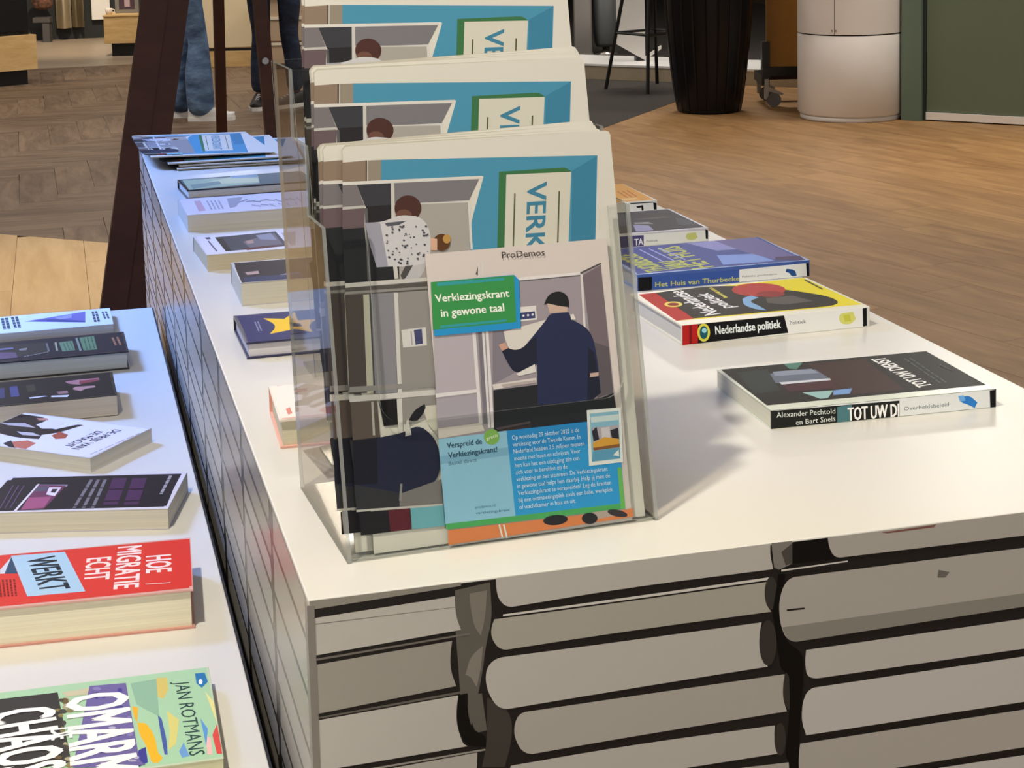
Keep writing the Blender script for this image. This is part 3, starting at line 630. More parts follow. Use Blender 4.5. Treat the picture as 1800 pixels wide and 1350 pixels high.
PR['tot'] = [
['p','1d1b1b',[(434,15216),(23993,15269),(23503,1435),(244,1554)]],
['p','3a2523',[(9812,14154),(16161,13961),(15161,2442),(9661,2417),(9446,9506)]],
['p','4a7a6c',[(7413,15319),(9598,15359),(7907,12547),(7271,12977)]],
['p','5f6878',[(4395,11873),(9696,11962),(9741,8343),(4492,8160),(2918,9158)]],
['p','828b9b',[(5238,12469),(9421,12272),(9501,10567),(4799,10879)]],
['p','c7c9d2',[(4380,8613),(9804,8394),(9585,7760),(4307,7804)]],
['p','42222a',[(4292,7671),(9504,7576),(9362,4794),(4095,5283)]],
['p','8fb4b2',[(5146,4541),(8361,4307),(6778,2032),(6003,2021)]],
['p','6f93c4',[(8361,4307),(10427,4449),(9426,2758),(7691,2789)]],
['p','2a3232',[(1563,13379),(4961,13291),(3382,5918),(505,5507)]],
['t','f2f2f0','TOT UW DIENST',(18365,2898),(18380,13997),(16648,2569),1],
['p','4d5656',[(20237,3444),(20351,4953),(20163,4940),(20050,3432)]],
['p','4d5656',[(20376,5278),(20448,6225),(20258,6213),(20187,5265)]],
['p','4d5656',[(20473,6555),(20532,7342),(20341,7328),(20282,6542)]],
['p','4d5656',[(20558,7675),(20626,8574),(20433,8560),(20366,7662)]],
['p','4d5656',[(20651,8913),(20725,9887),(20531,9873),(20458,8899)]],
['p','4d5656',[(20751,10230),(20825,11200),(20629,11185),(20557,10216)]],
['p','4d5656',[(20851,11548),(20956,12930),(20758,12914),(20655,11533)]],
['p','4d5656',[(19614,3404),(19700,4599),(19512,4587),(19427,3392)]],
['p','4d5656',[(19724,4923),(19798,5950),(19609,5937),(19536,4911)]],
['p','4d5656',[(19822,6279),(19927,7733),(19736,7719),(19632,6266)]],
['p','4d5656',[(19951,8068),(20019,9008),(19827,8994),(19760,8054)]],
['p','4d5656',[(20044,9348),(20177,11192),(19982,11177),(19851,9334)]],
['p','4d5656',[(20202,11540),(20308,12999),(20111,12983),(20007,11525)]],
['p','3c4444',[(22821,7190),(22789,7585),(22512,7529),(22546,7135)]],
['p','3c4444',[(22782,7669),(22757,7973),(22480,7917),(22505,7613)]],
['p','3c4444',[(22750,8057),(22722,8387),(22445,8331),(22473,8001)]],
['p','3c4444',[(22715,8471),(22686,8825),(22408,8768),(22438,8415)]],
['p','3c4444',[(22679,8910),(22663,9096),(22385,9040),(22401,8853)]],
['p','3c4444',[(22656,9182),(22631,9486),(22352,9428),(22378,9125)]],
]
PR['tot_s'] = [
['p','e8ecec',[(36,1858),(23620,1874),(23683,-74),(28,47)]],
['p','20211f',[(36,1822),(13386,1633),(13433,-123),(28,47)]],
['p','4e7d84',[(6841,1592),(8371,1671),(8181,-88),(6842,-90)]],
['t','e8efe9','Alexander Pechtold',(595,1118),(6650,970),(579,1663),0],
['t','e8efe9','en Bart Snels',(2569,205),(6651,221),(2551,753),0],
['t','fbfbfa','TOT UW DI',(7989,131),(13355,69),(7950,1490),1],
['t','6d7480','Overheidsbeleid',(13877,574),(18675,593),(13856,982),0],
['p','2f7fd0',[(19853,1358),(20840,1510),(21742,683),(21450,151),(20652,597),(19956,847)]],
['p','6fb0ee',[(19653,1525),(20246,1545),(20450,988),(19857,949)]],
['p','0e0f12',[(23063,1775),(23620,1818),(23683,-74),(23145,-99)]],
]
PR['ned'] = [
['p','e3d31f',[(3138,16200),(23333,16913),(23486,1273),(289,1955)]],
['p','1f1c1b',[(3077,16042),(11281,17057),(16337,14038),(19867,9817),(21732,6350),(21657,3740),(20680,2240),(18848,1875),(2224,2382)]],
['p','b5251f',[(863,15942),(3107,16120),(2477,2280),(205,1989)]],
['p','b23030',[(18449,11498),(17948,10705),(17280,10055),(16491,9590),(15635,9339),(14768,9317),(13945,9524),(13221,9947),(12643,10560),(12249,11322),(12067,12185),(12112,13092),(12383,13983),(12865,14796),(13526,15474),(14323,15968),(15200,16241),(16095,16273),(16945,16060),(17689,15617),(18274,14977),(18660,14186),(18821,13300),(18748,12384)]],
['p','8c2626',[(17377,9472),(16982,8944),(16408,8597),(15743,8481),(15087,8613),(14536,8973),(14174,9507),(14056,10138),(14202,10769),(14591,11304),(15166,11661),(15838,11783),(16505,11650),(17062,11282),(17423,10738),(17533,10102)]],
['p','7fa9cf',[(11761,9523),(13326,10225),(13669,8924),(11790,7750),(12003,5073),(11852,2770),(10835,3851),(10446,6131)]],
['p','55504a',[(14388,8453),(17895,8361),(18897,4862),(15023,4533),(13535,6171)]],
['p','e0d35a',[(3900,9215),(3615,8738),(3222,8396),(2780,8242),(2356,8297),(2012,8553),(1801,8972),(1754,9492),(1880,10034),(2161,10517),(2555,10866),(3002,11026),(3432,10971),(3780,10710),(3990,10283),(4032,9758)]],
['p','8c1d1a',[(3552,9357),(3313,9022),(2962,8850),(2592,8885),(2302,9117),(2169,9486),(2229,9893),(2466,10230),(2818,10405),(3191,10370),(3482,10135),(3614,9764)]],
['t','f1f1ee','Nederlandse',(6296,3352),(6601,15980),(4038,2950),1],
['t','f1f1ee','politiek',(8994,5610),(8940,13554),(7071,5373),1],
['p','cfc34e',[(10313,10418),(10359,11178),(9843,11043),(9799,10284)]],
['p','cfc34e',[(10370,11371),(10402,11889),(9884,11753),(9854,11236)]],
['p','cfc34e',[(10413,12084),(10441,12542),(9922,12404),(9895,11947)]],
['p','cfc34e',[(10453,12737),(10512,13717),(9990,13578),(9933,12600)]],
['p','cfc34e',[(10524,13915),(10564,14582),(10040,14441),(10001,13775)]],
['p','cfc34e',[(10576,14781),(10623,15567),(10097,15424),(10052,14639)]],
['p','cfc34e',[(10635,15768),(10652,16036),(10124,15892),(10109,15625)]],
['p','4b4713',[(22816,15277),(22546,9730),(22926,10310),(23207,15890)]],
]
PR['ned_s'] = [
['p','ecedec',[(-214,2350),(23471,2401),(23477,25),(-144,79)]],
['p','111215',[(1334,2389),(12762,2346),(13295,234),(1309,48)]],
['p','b81f1f',[(-22,2332),(2013,2381),(1990,111),(-48,33)]],
['p','7e1414',[(946,2333),(1275,2339),(1251,91),(921,86)]],
['p','e0dc52',[(3501,1205),(3460,877),(3346,589),(3171,368),(2953,237),(2711,208),(2471,284),(2256,457),(2086,710),(1979,1019),(1944,1354),(1986,1681),(2099,1968),(2273,2189),(2491,2320),(2732,2350),(2972,2275),(3188,2103),(3358,1849),(3466,1540)]],
['p','1b5a6a',[(3228,1231),(3187,938),(3074,697),(2908,544),(2714,504),(2521,581),(2359,765),(2252,1027),(2216,1328),(2258,1621),(2370,1862),(2535,2014),(2729,2055),(2922,1978),(3085,1794),(3192,1532)]],
['p','9adbe6',[(3094,1484),(3033,1316),(2876,1224),(2684,1242),(2529,1364),(2471,1544),(2532,1712),(2689,1804),(2881,1786),(3036,1664)]],
['t','eef6f8','Nederlandse politiek',(4183,918),(12356,923),(4114,1943),1],
['t','5c5f62','Politiek',(13499,1191),(15573,1184),(13461,1625),0],
['p','d9d977',[(19941,1872),(21579,2005),(21991,1114),(21376,507),(20146,623),(19737,1323)]],
['p','c9c94a',[(20350,1645),(21169,1721),(21375,887),(20555,869)]],
['p','0c0d10',[(22853,2267),(23389,2313),(23435,124),(22919,77)]],
]
PR['huis'] = [
['p','3f4d8e',[(400,400),(23900,400),(23900,16100),(400,16100)]],
['p','3f4d8e',[(3014,18453),(24327,17194),(23641,-549),(45,282)]],
['p','8d8fc2',[(13177,16674),(17481,16711),(18394,9873),(15191,10032)]],
['p','7f9bd6',[(13995,7149),(19123,6187),(19794,998),(12461,1290)]],
['p','6b6496',[(17481,16711),(23698,16592),(23511,1117),(20013,1986),(18355,7618)]],
['p','4a3b5c',[(20831,3287),(24764,2797),(23662,-22),(20082,1634)]],
['t','bdc35a','HET HUIS',(10938,853),(11361,15052),(7542,140),1],
['t','bdc35a','VAN',(8075,1478),(8347,6143),(4681,1283),1],
['t','bdc35a','THORBECKE',(4701,762),(4061,12282),(1537,496),1],
['p','aab3e0',[(5551,14568),(5725,5846),(5957,6301),(5791,15058)]],
['p','aab3e0',[(6908,14471),(7303,5851),(7539,6317),(7152,14973)]],
['p','aab3e0',[(8269,14375),(8887,5856),(9126,6332),(8516,14886)]],
]
PR['huis_s'] = [
['p','3c5aa4',[(-62,1901),(14197,1735),(14177,-1020),(-103,-850)]],
['p','e9eceb',[(14197,1735),(24130,1823),(24262,-1019),(14177,-1020)]],
['p','0d0f14',[(-63,1859),(2000,1771),(1962,-1028),(-103,-850)]],
['t','c3c46e','Het Huis van Thorbecke',(2417,399),(14186,252),(2426,1067),1],
['t','6b7076','Politieke geschiedenis',(14593,643),(19561,614),(14595,897),0],
['p','27528f',[(20928,1292),(22182,1082),(22408,208),(21609,231),(21382,720),(20813,874)]],
['p','0c0d10',[(23763,1810),(24176,1819),(24402,-43),(23896,-65)]],
]
PR['dark'] = [
['p','2e2b30',[(400,400),(23100,400),(23100,16100),(400,16100)]],
['p','2e2b30',[(12089,16357),(22669,15424),(22970,1193),(7303,1687)]],
['p','57504c',[(15353,10264),(20349,10605),(21295,9629),(16212,9333)]],
['p','9b97b3',[(13950,6218),(15916,4582),(15428,1167),(12630,918)]],
['p','44454d',[(21671,8887),(22703,7882),(22845,2647),(20166,3723)]],
['p','8f8a86',[(14564,7683),(16800,7358),(17009,5557),(14316,6355)]],
['p','5b6068',[(12700,14900),(15939,14794),(13671,6330),(10583,5317)]],
]
PR['dark_s'] = [
['p','e6e9e4',[(5728,1884),(23399,1681),(23486,-342),(5695,5)]],
['p','4a4670',[(6749,1808),(13444,1661),(13419,-84),(6718,26)]],
['t','e9e9f2','TA',(12025,241),(13321,273),(12018,1218),1],
['p','c9cc7c',[(20126,1418),(21495,1468),(21804,691),(21167,336),(20220,457),(19910,932)]],
['t','5c605c','Politiek',(13844,563),(15613,570),(13828,884),0],
['p','0c0d10',[(22998,1811),(23589,1667),(23619,334),(23069,375)]],
]
PR['orange'] = [
['p','eda63c',[(400,400),(23100,400),(23100,16600),(400,16600)]],
['p','eda63c',[(19706,18056),(24583,17638),(23109,517),(14118,928)]],
['p','c96a1f',[(19969,9635),(19658,3584),(19944,4198),(20262,10275)]],
['p','c96a1f',[(20858,9828),(20487,3648),(20775,4258),(21153,10466)]],
['p','c96a1f',[(21749,10022),(21318,3711),(21608,4318),(22046,10657)]],
['p','f3c878',[(17279,3589),(21215,3306),(20804,1800),(16693,1837)]],
]
PR['orange_s'] = [
['p','e9ece9',[(12685,1719),(22803,1567),(22900,240),(12662,412)]],
['p','14181a',[(19877,1110),(21080,1246),(21180,251),(20837,275),(20788,882),(20159,816)]],
['p','0c0d10',[(22803,1567),(23375,1418),(23360,263),(22900,240)]],
['p','2a2f30',[(18919,1574),(22807,1515),(22800,1663),(18913,1722)]],
]
PR['b1'] = [
['p','50666c',[(400,400),(22100,400),(22100,11600),(400,11600)]],
['p','9fb39a',[(801,11247),(14413,10335),(12977,1882),(399,-184)]],
['p','c3c9a5',[(2587,5614),(9554,10785),(13694,7258),(13089,3241),(3628,4167)]],
['p','50666c',[(14364,10856),(26247,10448),(24056,658),(12977,1882)]],
['p','7d938b',[(1281,5325),(6684,7368),(6705,4047),(1165,793)]],
['p','7fa0b0',[(9442,11826),(14349,11561),(13877,8631),(9322,9433)]],
]
PR['b2'] = [
['p','d8d6e2',[(400,400),(22100,400),(22100,15100),(400,15100)]],
['p','d8d6e2',[(234,14437),(23753,13298),(21816,-1157),(-43,-397)]],
['p','c7a8b6',[(2388,12701),(3420,12656),(3246,3013),(2090,2757)]],
['p','8a8aa0',[(4317,11932),(4287,10634),(4499,10612),(4530,11910)]],
['p','8a8aa0',[(4280,10332),(4258,9406),(4470,9383),(4492,10310)]],
['p','8a8aa0',[(4251,9106),(4212,7421),(4422,7399),(4462,9084)]],
['p','8a8aa0',[(4205,7126),(4182,6129),(4391,6107),(4415,7103)]],
['p','8a8aa0',[(4175,5836),(4161,5230),(4369,5208),(4384,5813)]],
['p','8a8aa0',[(4154,4939),(4124,3621),(4331,3598),(4362,4916)]],
['p','8a8aa0',[(4926,11869),(4907,11145),(5120,11123),(5139,11847)]],
['p','8a8aa0',[(4900,10842),(4876,9893),(5087,9871),(5112,10820)]],
['p','8a8aa0',[(4868,9592),(4829,8059),(5040,8037),(5080,9570)]],
['p','8a8aa0',[(4822,7762),(4788,6432),(4997,6409),(5032,7740)]],
['p','8a8aa0',[(4781,6138),(4765,5534),(4974,5512),(4990,6115)]],
['p','8a8aa0',[(4758,5242),(4731,4172),(4938,4150),(4966,5219)]],
['p','8a8aa0',[(4723,3883),(4711,3390),(4918,3368),(4931,3860)]],
['p','8a8aa0',[(5535,11806),(5503,10649),(5716,10626),(5748,11784)]],
['p','8a8aa0',[(5495,10346),(5472,9509),(5684,9487),(5707,10324)]],
['p','8a8aa0',[(5464,9209),(5429,7957),(5640,7935),(5675,9186)]],
['p','8a8aa0',[(5421,7660),(5403,6986),(5613,6964),(5632,7638)]],
['p','8a8aa0',[(5395,6690),(5370,5791),(5579,5769),(5604,6668)]],
['p','8a8aa0',[(5362,5498),(5335,4511),(5543,4488),(5571,5476)]],
['p','8a8aa0',[(5327,4220),(5303,3326),(5510,3304),(5535,4198)]],
['p','8a8aa0',[(6144,11743),(6124,11047),(6337,11025),(6358,11721)]],
['p','8a8aa0',[(6115,10743),(6072,9292),(6284,9270),(6328,10721)]],
['p','8a8aa0',[(6063,8992),(6039,8180),(6250,8158),(6275,8970)]],
['p','8a8aa0',[(6031,7882),(5995,6660),(6204,6638),(6241,7860)]],
['p','8a8aa0',[(5986,6365),(5956,5351),(6165,5328),(6196,6343)]],
['p','8a8aa0',[(5947,5058),(5916,3976),(6123,3954),(6156,5036)]],
['p','8a8aa0',[(5907,3687),(5895,3262),(6102,3240),(6115,3664)]],
['p','a3a5b4',[(7734,12807),(10418,13275),(8255,4671),(7105,3632)]],
['p','8d8fa2',[(9075,7851),(10825,10281),(10880,11012),(9124,8569)]],
['p','8d8fa2',[(10240,7961),(11690,8606),(11775,9355),(10321,8706)]],
['p','8d8fa2',[(11408,8088),(12546,6962),(12661,7698),(11521,8828)]],
['p','8d8fa2',[(12610,8209),(13950,8910),(14039,9662),(12695,8956)]],
['p','8d8fa2',[(13784,8336),(14797,7260),(14920,7997),(13905,9079)]],
['p','8d8fa2',[(14966,8490),(15639,5651),(15789,6323),(15115,9175)]],
['p','8d8fa2',[(16175,8586),(17062,7559),(17193,8299),(16304,9331)]],
['p','8d8fa2',[(17363,8748),(17896,5950),(18054,6611),(17522,9421)]],
['p','8d8fa2',[(18563,8932),(18729,4377),(18900,4917),(18736,9490)]],
['p','a7a7ba',[(10672,4690),(11915,2614),(12071,3517),(10825,5605)]],
['p','a7a7ba',[(12073,4546),(13240,3734),(13383,4665),(12213,5482)]],
['p','a7a7ba',[(13447,4456),(14064,1719),(14251,2551),(13634,5304)]],
['p','a7a7ba',[(14851,4301),(15396,2822),(15575,3704),(15029,5192)]],
['p','a7a7ba',[(16235,4320),(16211,922),(16423,1491),(16450,4903)]],
['p','a7a7ba',[(17639,4231),(17548,2086),(17762,2571),(17855,4723)]],
]
PR['b3'] = [
['p','dedde8',[(400,400),(21100,400),(21100,14100),(400,14100)]],
['p','dedde8',[(366,12793),(19148,13322),(16344,-317),(-39,631)]],
['p','3f4450',[(2866,12321),(11993,13166),(11787,1709),(2871,1421)]],
['p','6d6a76',[(6180,7321),(11553,12031),(11252,3183),(6502,2223)]],
['p','b08f86',[(6599,7766),(7828,8171),(7546,5769),(6590,5570)]],
['p','8d93a6',[(8705,11333),(11111,12230),(11025,6424),(8854,8032)]],
['p','5a2a30',[(5396,2410),(9868,3179),(11043,2040),(5849,1002)]],
['p','23262c',[(2976,12272),(3917,12305),(3695,1656),(2888,1533)]],
['p','3b3b52',[(1467,12753),(2233,12799),(2145,11352),(1556,11294)]],
['p','55556b',[(1490,9698),(1597,1656),(1824,2214),(1723,10293)]],
['p','b4aeb4',[(12545,11585),(14761,11920),(12850,1853),(12159,1852)]],
]
PR['b4'] = [
['p','2a2630',[(400,400),(20600,400),(20600,12600),(400,12600)]],
['p','2a2630',[(300,10536),(18245,10401),(16029,-2088),(134,90)]],
['p','b59a98',[(1168,6134),(2976,6544),(2878,4739),(1316,4466)]],
['p','5d6290',[(5921,3601),(8185,4048),(7760,-575),(5607,-501)]],
['p','d5d6e6',[(5424,3144),(6340,3444),(6110,39),(5427,-226)]],
['p','323a5e',[(629,3131),(8043,3022),(7760,-575),(547,348)]],
]
PR['star'] = [
['p','2f3266',[(400,400),(19600,400),(19600,13000),(400,13000)]],
['p','2f3266',[(624,12879),(18265,12202),(16011,721),(217,52)]],
['p','efc32c',[(3290,10825),(5647,9685),(7280,12641),(7053,8290),(9364,8304),(7727,5464),(7986,2027),(6182,4350),(3038,3030),(4440,6680)]],
['p','2b2320',[(5906,7677),(7120,6712),(7105,5270),(5969,5606)]],
['p','8d90b4',[(2029,9331),(2015,8760),(2182,8784),(2196,9355)]],
['p','8d90b4',[(2011,8596),(2001,8195),(2167,8219),(2178,8620)]],
['p','8d90b4',[(1997,8032),(1988,7633),(2153,7657),(2163,8056)]],
['p','8d90b4',[(1984,7471),(1974,7099),(2140,7122),(2149,7495)]],
['p','8d90b4',[(1970,6937),(1950,6109),(2114,6132),(2135,6961)]],
['p','8d90b4',[(1946,5949),(1929,5251),(2093,5274),(2110,5972)]],
['p','8d90b4',[(1925,5092),(1916,4718),(2079,4741),(2089,5115)]],
['p','8d90b4',[(2363,9380),(2344,8627),(2510,8652),(2530,9404)]],
['p','8d90b4',[(2339,8464),(2330,8122),(2497,8146),(2506,8488)]],
['p','8d90b4',[(2326,7959),(2307,7236),(2473,7260),(2492,7983)]],
['p','8d90b4',[(2303,7075),(2282,6288),(2447,6311),(2468,7098)]],
['p','8d90b4',[(2278,6128),(2259,5380),(2423,5402),(2443,6151)]],
['p','8d90b4',[(2255,5221),(2243,4764),(2406,4786),(2418,5243)]],
]
PR['pink'] = [
['p','f0e8e0',[(400,400),(19100,400),(19100,11400),(400,11400)]],
['p','f0e8e0',[(-130,12344),(15387,12199),(14254,748),(237,193)]],
['p','d69a8e',[(842,11753),(924,11780),(920,11537),(839,11511)]],
['p','d69a8e',[(948,11788),(1038,11817),(1035,11575),(945,11545)]],
['p','d69a8e',[(1063,11825),(1184,11864),(1181,11622),(1059,11582)]],
['p','d69a8e',[(1209,11872),(1282,11896),(1279,11654),(1205,11630)]],
['p','d69a8e',[(1307,11904),(1404,11936),(1400,11693),(1303,11662)]],
['p','d69a8e',[(1428,11944),(1521,11974),(1517,11731),(1424,11701)]],
['p','d69a8e',[(2496,9634),(2730,9682),(2714,9346),(2481,9297)]],
['p','d69a8e',[(2772,9691),(2982,9735),(2966,9398),(2756,9355)]],
['p','d69a8e',[(3024,9744),(3255,9792),(3238,9455),(3008,9407)]],
['p','d69a8e',[(3297,9800),(3513,9845),(3495,9508),(3280,9463)]],
['p','d69a8e',[(3555,9854),(3686,9881),(3668,9544),(3538,9517)]],
['p','d69a8e',[(2468,9023),(2588,9048),(2573,8714),(2453,8689)]],
['p','d69a8e',[(2630,9057),(2790,9090),(2775,8756),(2615,8723)]],
['p','d69a8e',[(2832,9099),(2957,9124),(2941,8790),(2817,8764)]],
['p','d69a8e',[(2999,9133),(3150,9164),(3133,8830),(2983,8799)]],
['p','d69a8e',[(3192,9173),(3382,9212),(3365,8877),(3175,8838)]],
['p','d69a8e',[(3424,9221),(3652,9268),(3635,8933),(3407,8886)]],
['p','d8877c',[(928,3354),(977,1346),(1420,1812),(1376,3831)]],
['p','e3b3a6',[(251,-90),(8456,216),(8519,771),(286,458)]],
]
PR['l1'] = [
['p','e6e6f4',[(400,400),(22100,400),(22100,12100),(400,12100)]],
['p','e6e6f4',[(-673,12918),(22983,12592),(22463,-95),(-382,-1019)]],
['p','7a6fa8',[(7736,7432),(18181,11165),(17872,2928)]],
['p','4c4c86',[(7736,7432),(12544,7546),(17919,4197),(17872,2928)]],
['p','a89fc6',[(12850,8411),(15795,9932),(15715,7317),(13679,6787)]],
['p','3f4a52',[(20901,10021),(20974,8283),(21325,8249),(21253,9987)]],
['p','3f4a52',[(20983,8081),(21056,6363),(21404,6329),(21333,8047)]],
['p','3f4a52',[(21064,6164),(21136,4466),(21482,4432),(21412,6130)]],
['p','3f4a52',[(21488,9964),(21558,8226),(21908,8192),(21840,9931)]],
['p','3f4a52',[(21566,8024),(21636,6306),(21984,6272),(21916,7990)]],
['p','3f4a52',[(21644,6107),(21713,4409),(22059,4375),(21992,6073)]],
['p','3f4a52',[(19207,10677),(19244,8818),(19655,8848),(19620,10707)]],
['p','3f4a52',[(19249,8525),(19286,6691),(19694,6719),(19660,8554)]],
['p','3f4a52',[(19291,6401),(19327,4590),(19733,4617),(19700,6429)]],
['p','3f4a52',[(19333,4304),(19368,2517),(19772,2543),(19738,4331)]],
['p','3f4a52',[(19798,10721),(19831,8861),(20243,8890),(20212,10751)]],
['p','3f4a52',[(19836,8567),(19869,6731),(20278,6759),(20248,8596)]],
['p','3f4a52',[(19875,6441),(19907,4629),(20314,4656),(20283,6469)]],
['p','3f4a52',[(19912,4343),(19945,2554),(20348,2580),(20318,4370)]],
['p','3a4f58',[(5478,11606),(5596,9855),(6073,9901),(5957,11653)]],
['p','3a4f58',[(5617,9550),(5733,7821),(6207,7866),(6093,9596)]],
['p','3a4f58',[(5753,7520),(5868,5812),(6340,5856),(6227,7565)]],
['p','3a4f58',[(5889,5515),(6002,3828),(6471,3871),(6359,5559)]],
['p','3a4f58',[(6022,3535),(6056,3033),(6523,3075),(6490,3577)]],
['p','3a4f58',[(6163,11674),(6278,9921),(6755,9968),(6643,11722)]],
['p','3a4f58',[(6297,9616),(6410,7885),(6885,7931),(6775,9663)]],
['p','3a4f58',[(6430,7584),(6542,5875),(7014,5919),(6905,7629)]],
['p','3a4f58',[(6561,5577),(6671,3889),(7141,3931),(7033,5621)]],
['p','3a4f58',[(6691,3595),(6723,3093),(7191,3135),(7159,3638)]],
['p','3a4f58',[(3759,11275),(3857,9541),(4357,9578),(4261,11313)]],
['p','3a4f58',[(3874,9240),(3971,7527),(4468,7563),(4373,9276)]],
['p','3a4f58',[(3988,7230),(4084,5538),(4578,5572),(4484,7265)]],
['p','3a4f58',[(4100,5244),(4195,3573),(4686,3606),(4594,5278)]],
['p','3a4f58',[(4212,3283),(4240,2786),(4729,2818),(4702,3315)]],
['p','3a4f58',[(4477,11330),(4571,9594),(5072,9631),(4980,11368)]],
['p','3a4f58',[(4588,9292),(4681,7578),(5179,7613),(5088,9329)]],
['p','3a4f58',[(4697,7280),(4789,5587),(5284,5621),(5194,7315)]],
['p','3a4f58',[(4805,5292),(4896,3620),(5388,3653),(5300,5326)]],
['p','3a4f58',[(4912,3329),(4939,2832),(5430,2864),(5403,3362)]],
]
PR['l2'] = [
['p','25232c',[(400,400),(22600,400),(22600,12600),(400,12600)]],
['p','25232c',[(-614,12147),(22280,12542),(22720,1431),(-373,611)]],
['p','3a3430',[(-603,11576),(10401,10289),(10931,2815),(-418,2739)]],
['p','6f8a66',[(12524,9490),(14680,9830),(14882,3536),(12907,3447)]],
['p','6a8862',[(15812,11437),(18133,11736),(18286,2815),(16173,2776)]],
['p','2c3a2c',[(13124,8845),(13223,7527),(13331,7563),(13232,8881)]],
['p','2c3a2c',[(13237,7344),(13336,6039),(13442,6074),(13344,7379)]],
['p','2c3a2c',[(13349,5857),(13447,4565),(13553,4599),(13456,5892)]],
['p','2c3a2c',[(13460,4385),(13516,3642),(13622,3676),(13567,4419)]],
['p','2c3a2c',[(13664,9024),(13761,7704),(13868,7739),(13772,9059)]],
['p','2c3a2c',[(13774,7520),(13871,6213),(13978,6247),(13882,7555)]],
['p','2c3a2c',[(13884,6031),(13979,4736),(14086,4771),(13991,6065)]],
['p','2c3a2c',[(13992,4556),(14047,3812),(14154,3846),(14099,4590)]],
['p','2c3a2c',[(14205,9203),(14300,7880),(14407,7916),(14313,9238)]],
['p','2c3a2c',[(14313,7696),(14407,6387),(14514,6422),(14421,7731)]],
['p','2c3a2c',[(14420,6204),(14513,4908),(14620,4942),(14527,6239)]],
['p','2c3a2c',[(14526,4728),(14579,3982),(14686,4016),(14633,4762)]],
['p','2c3a2c',[(16440,11049),(16492,9240),(16610,9265),(16558,11074)]],
['p','2c3a2c',[(16500,8954),(16552,7170),(16669,7195),(16618,8979)]],
['p','2c3a2c',[(16560,6888),(16611,5129),(16727,5153),(16677,6913)]],
['p','2c3a2c',[(16619,4851),(16670,3116),(16785,3139),(16735,4875)]],
['p','2c3a2c',[(17032,11176),(17081,9365),(17199,9390),(17151,11202)]],
['p','2c3a2c',[(17089,9079),(17137,7293),(17254,7317),(17207,9104)]],
['p','2c3a2c',[(17145,7010),(17192,5248),(17308,5272),(17262,7035)]],
['p','2c3a2c',[(17200,4970),(17247,3232),(17362,3256),(17316,4994)]],
['p','2c3a2c',[(17626,11304),(17671,9490),(17789,9515),(17744,11330)]],
['p','2c3a2c',[(17678,9204),(17723,7415),(17840,7439),(17796,9229)]],
['p','2c3a2c',[(17730,7132),(17774,5368),(17891,5392),(17847,7157)]],
['p','2c3a2c',[(17781,5089),(17825,3349),(17940,3373),(17898,5113)]],
['p','8a9584',[(15158,11146),(15536,2506),(15881,2842),(15512,11505)]],
['p','a8a482',[(11839,9617),(11982,3943),(12285,4082),(12149,9763)]],
['p','77736a',[(10439,9511),(10738,3799),(11035,4057),(10742,9780)]],
['p','b87f5c',[(20813,9380),(20852,8600),(21191,8668),(21153,9449)]],
['p','b87f5c',[(20861,8413),(20908,7479),(21246,7546),(21200,8481)]],
['p','b87f5c',[(20917,7294),(20939,6859),(21276,6926),(21255,7361)]],
['p','b87f5c',[(20948,6675),(20979,6065),(21315,6131),(21285,6742)]],
['p','b87f5c',[(20988,5882),(21040,4841),(21375,4906),(21324,5948)]],
['p','b87f5c',[(21049,4660),(21072,4198),(21406,4263),(21384,4725)]],
['p','b87f5c',[(21569,9533),(21600,8869),(21940,8937),(21910,9602)]],
['p','b87f5c',[(21609,8682),(21629,8263),(21969,8331),(21949,8750)]],
['p','b87f5c',[(21638,8077),(21658,7646),(21997,7714),(21977,8145)]],
['p','b87f5c',[(21667,7461),(21714,6479),(22051,6545),(22006,7529)]],
['p','b87f5c',[(21723,6295),(21772,5257),(22108,5323),(22060,6361)]],
['p','b87f5c',[(21780,5075),(21818,4274),(22153,4339),(22116,5140)]],
['p','7b7487',[(2723,8646),(5349,8781),(5481,7612),(2734,7530)]],
['p','8f8578',[(6268,7318),(7584,7662),(7443,6044),(6396,6160)]],
['p','6d5566',[(3397,6179),(5742,5302),(6127,1903),(3430,1838)]],
['p','8a8178',[(7038,2370),(7353,2510),(7362,1967),(7048,1828)]],
['p','8a8178',[(7480,2566),(7875,2742),(7883,2198),(7489,2023)]],
['p','8a8178',[(8002,2799),(8368,2961),(8375,2416),(8011,2254)]],
['p','8a8178',[(8495,3018),(9070,3274),(9077,2727),(8503,2473)]],
['p','8a8178',[(9199,3331),(9781,3590),(9786,3042),(9205,2784)]],
['p','8a8178',[(9909,3647),(10377,3856),(10381,3306),(9914,3099)]],
['p','8a8178',[(10507,3913),(10698,3998),(10701,3448),(10510,3363)]],
]
PR['l3'] = [
['p','201d1e',[(400,400),(22100,400),(22100,12600),(400,12600)]],
['p','201d1e',[(161,11642),(21656,11715),(22247,528),(488,656)]],
['p','b07c80',[(15447,9842),(16936,10262),(20400,10205),(20407,8983),(18129,9096),(17577,7379),(15900,8474)]],
['p','8c3f44',[(17529,9559),(20379,9724),(20204,8574),(18206,7865),(17467,7754)]],
['p','b98a88',[(16815,6473),(19607,6158),(19687,5182),(18222,5015),(17575,3852),(16292,5255)]],
['p','9d7476',[(14106,4660),(15674,4781),(15754,3363),(14437,3386)]],
['p','d8d6dc',[(13351,2868),(15847,2412),(15578,1371),(13336,2100)]],
['p','cfcdd6',[(10265,3086),(12404,3214),(12874,2814),(10377,2366)]],
['p','4b4c78',[(7529,9883),(8618,9958),(8966,4242),(7781,4220)]],
['p','3f3f62',[(6205,9424),(6806,9675),(6954,4069),(6245,4192)]],
['p','3f3a2c',[(9830,9750),(11048,10019),(11248,6171),(10168,6102)]],
]
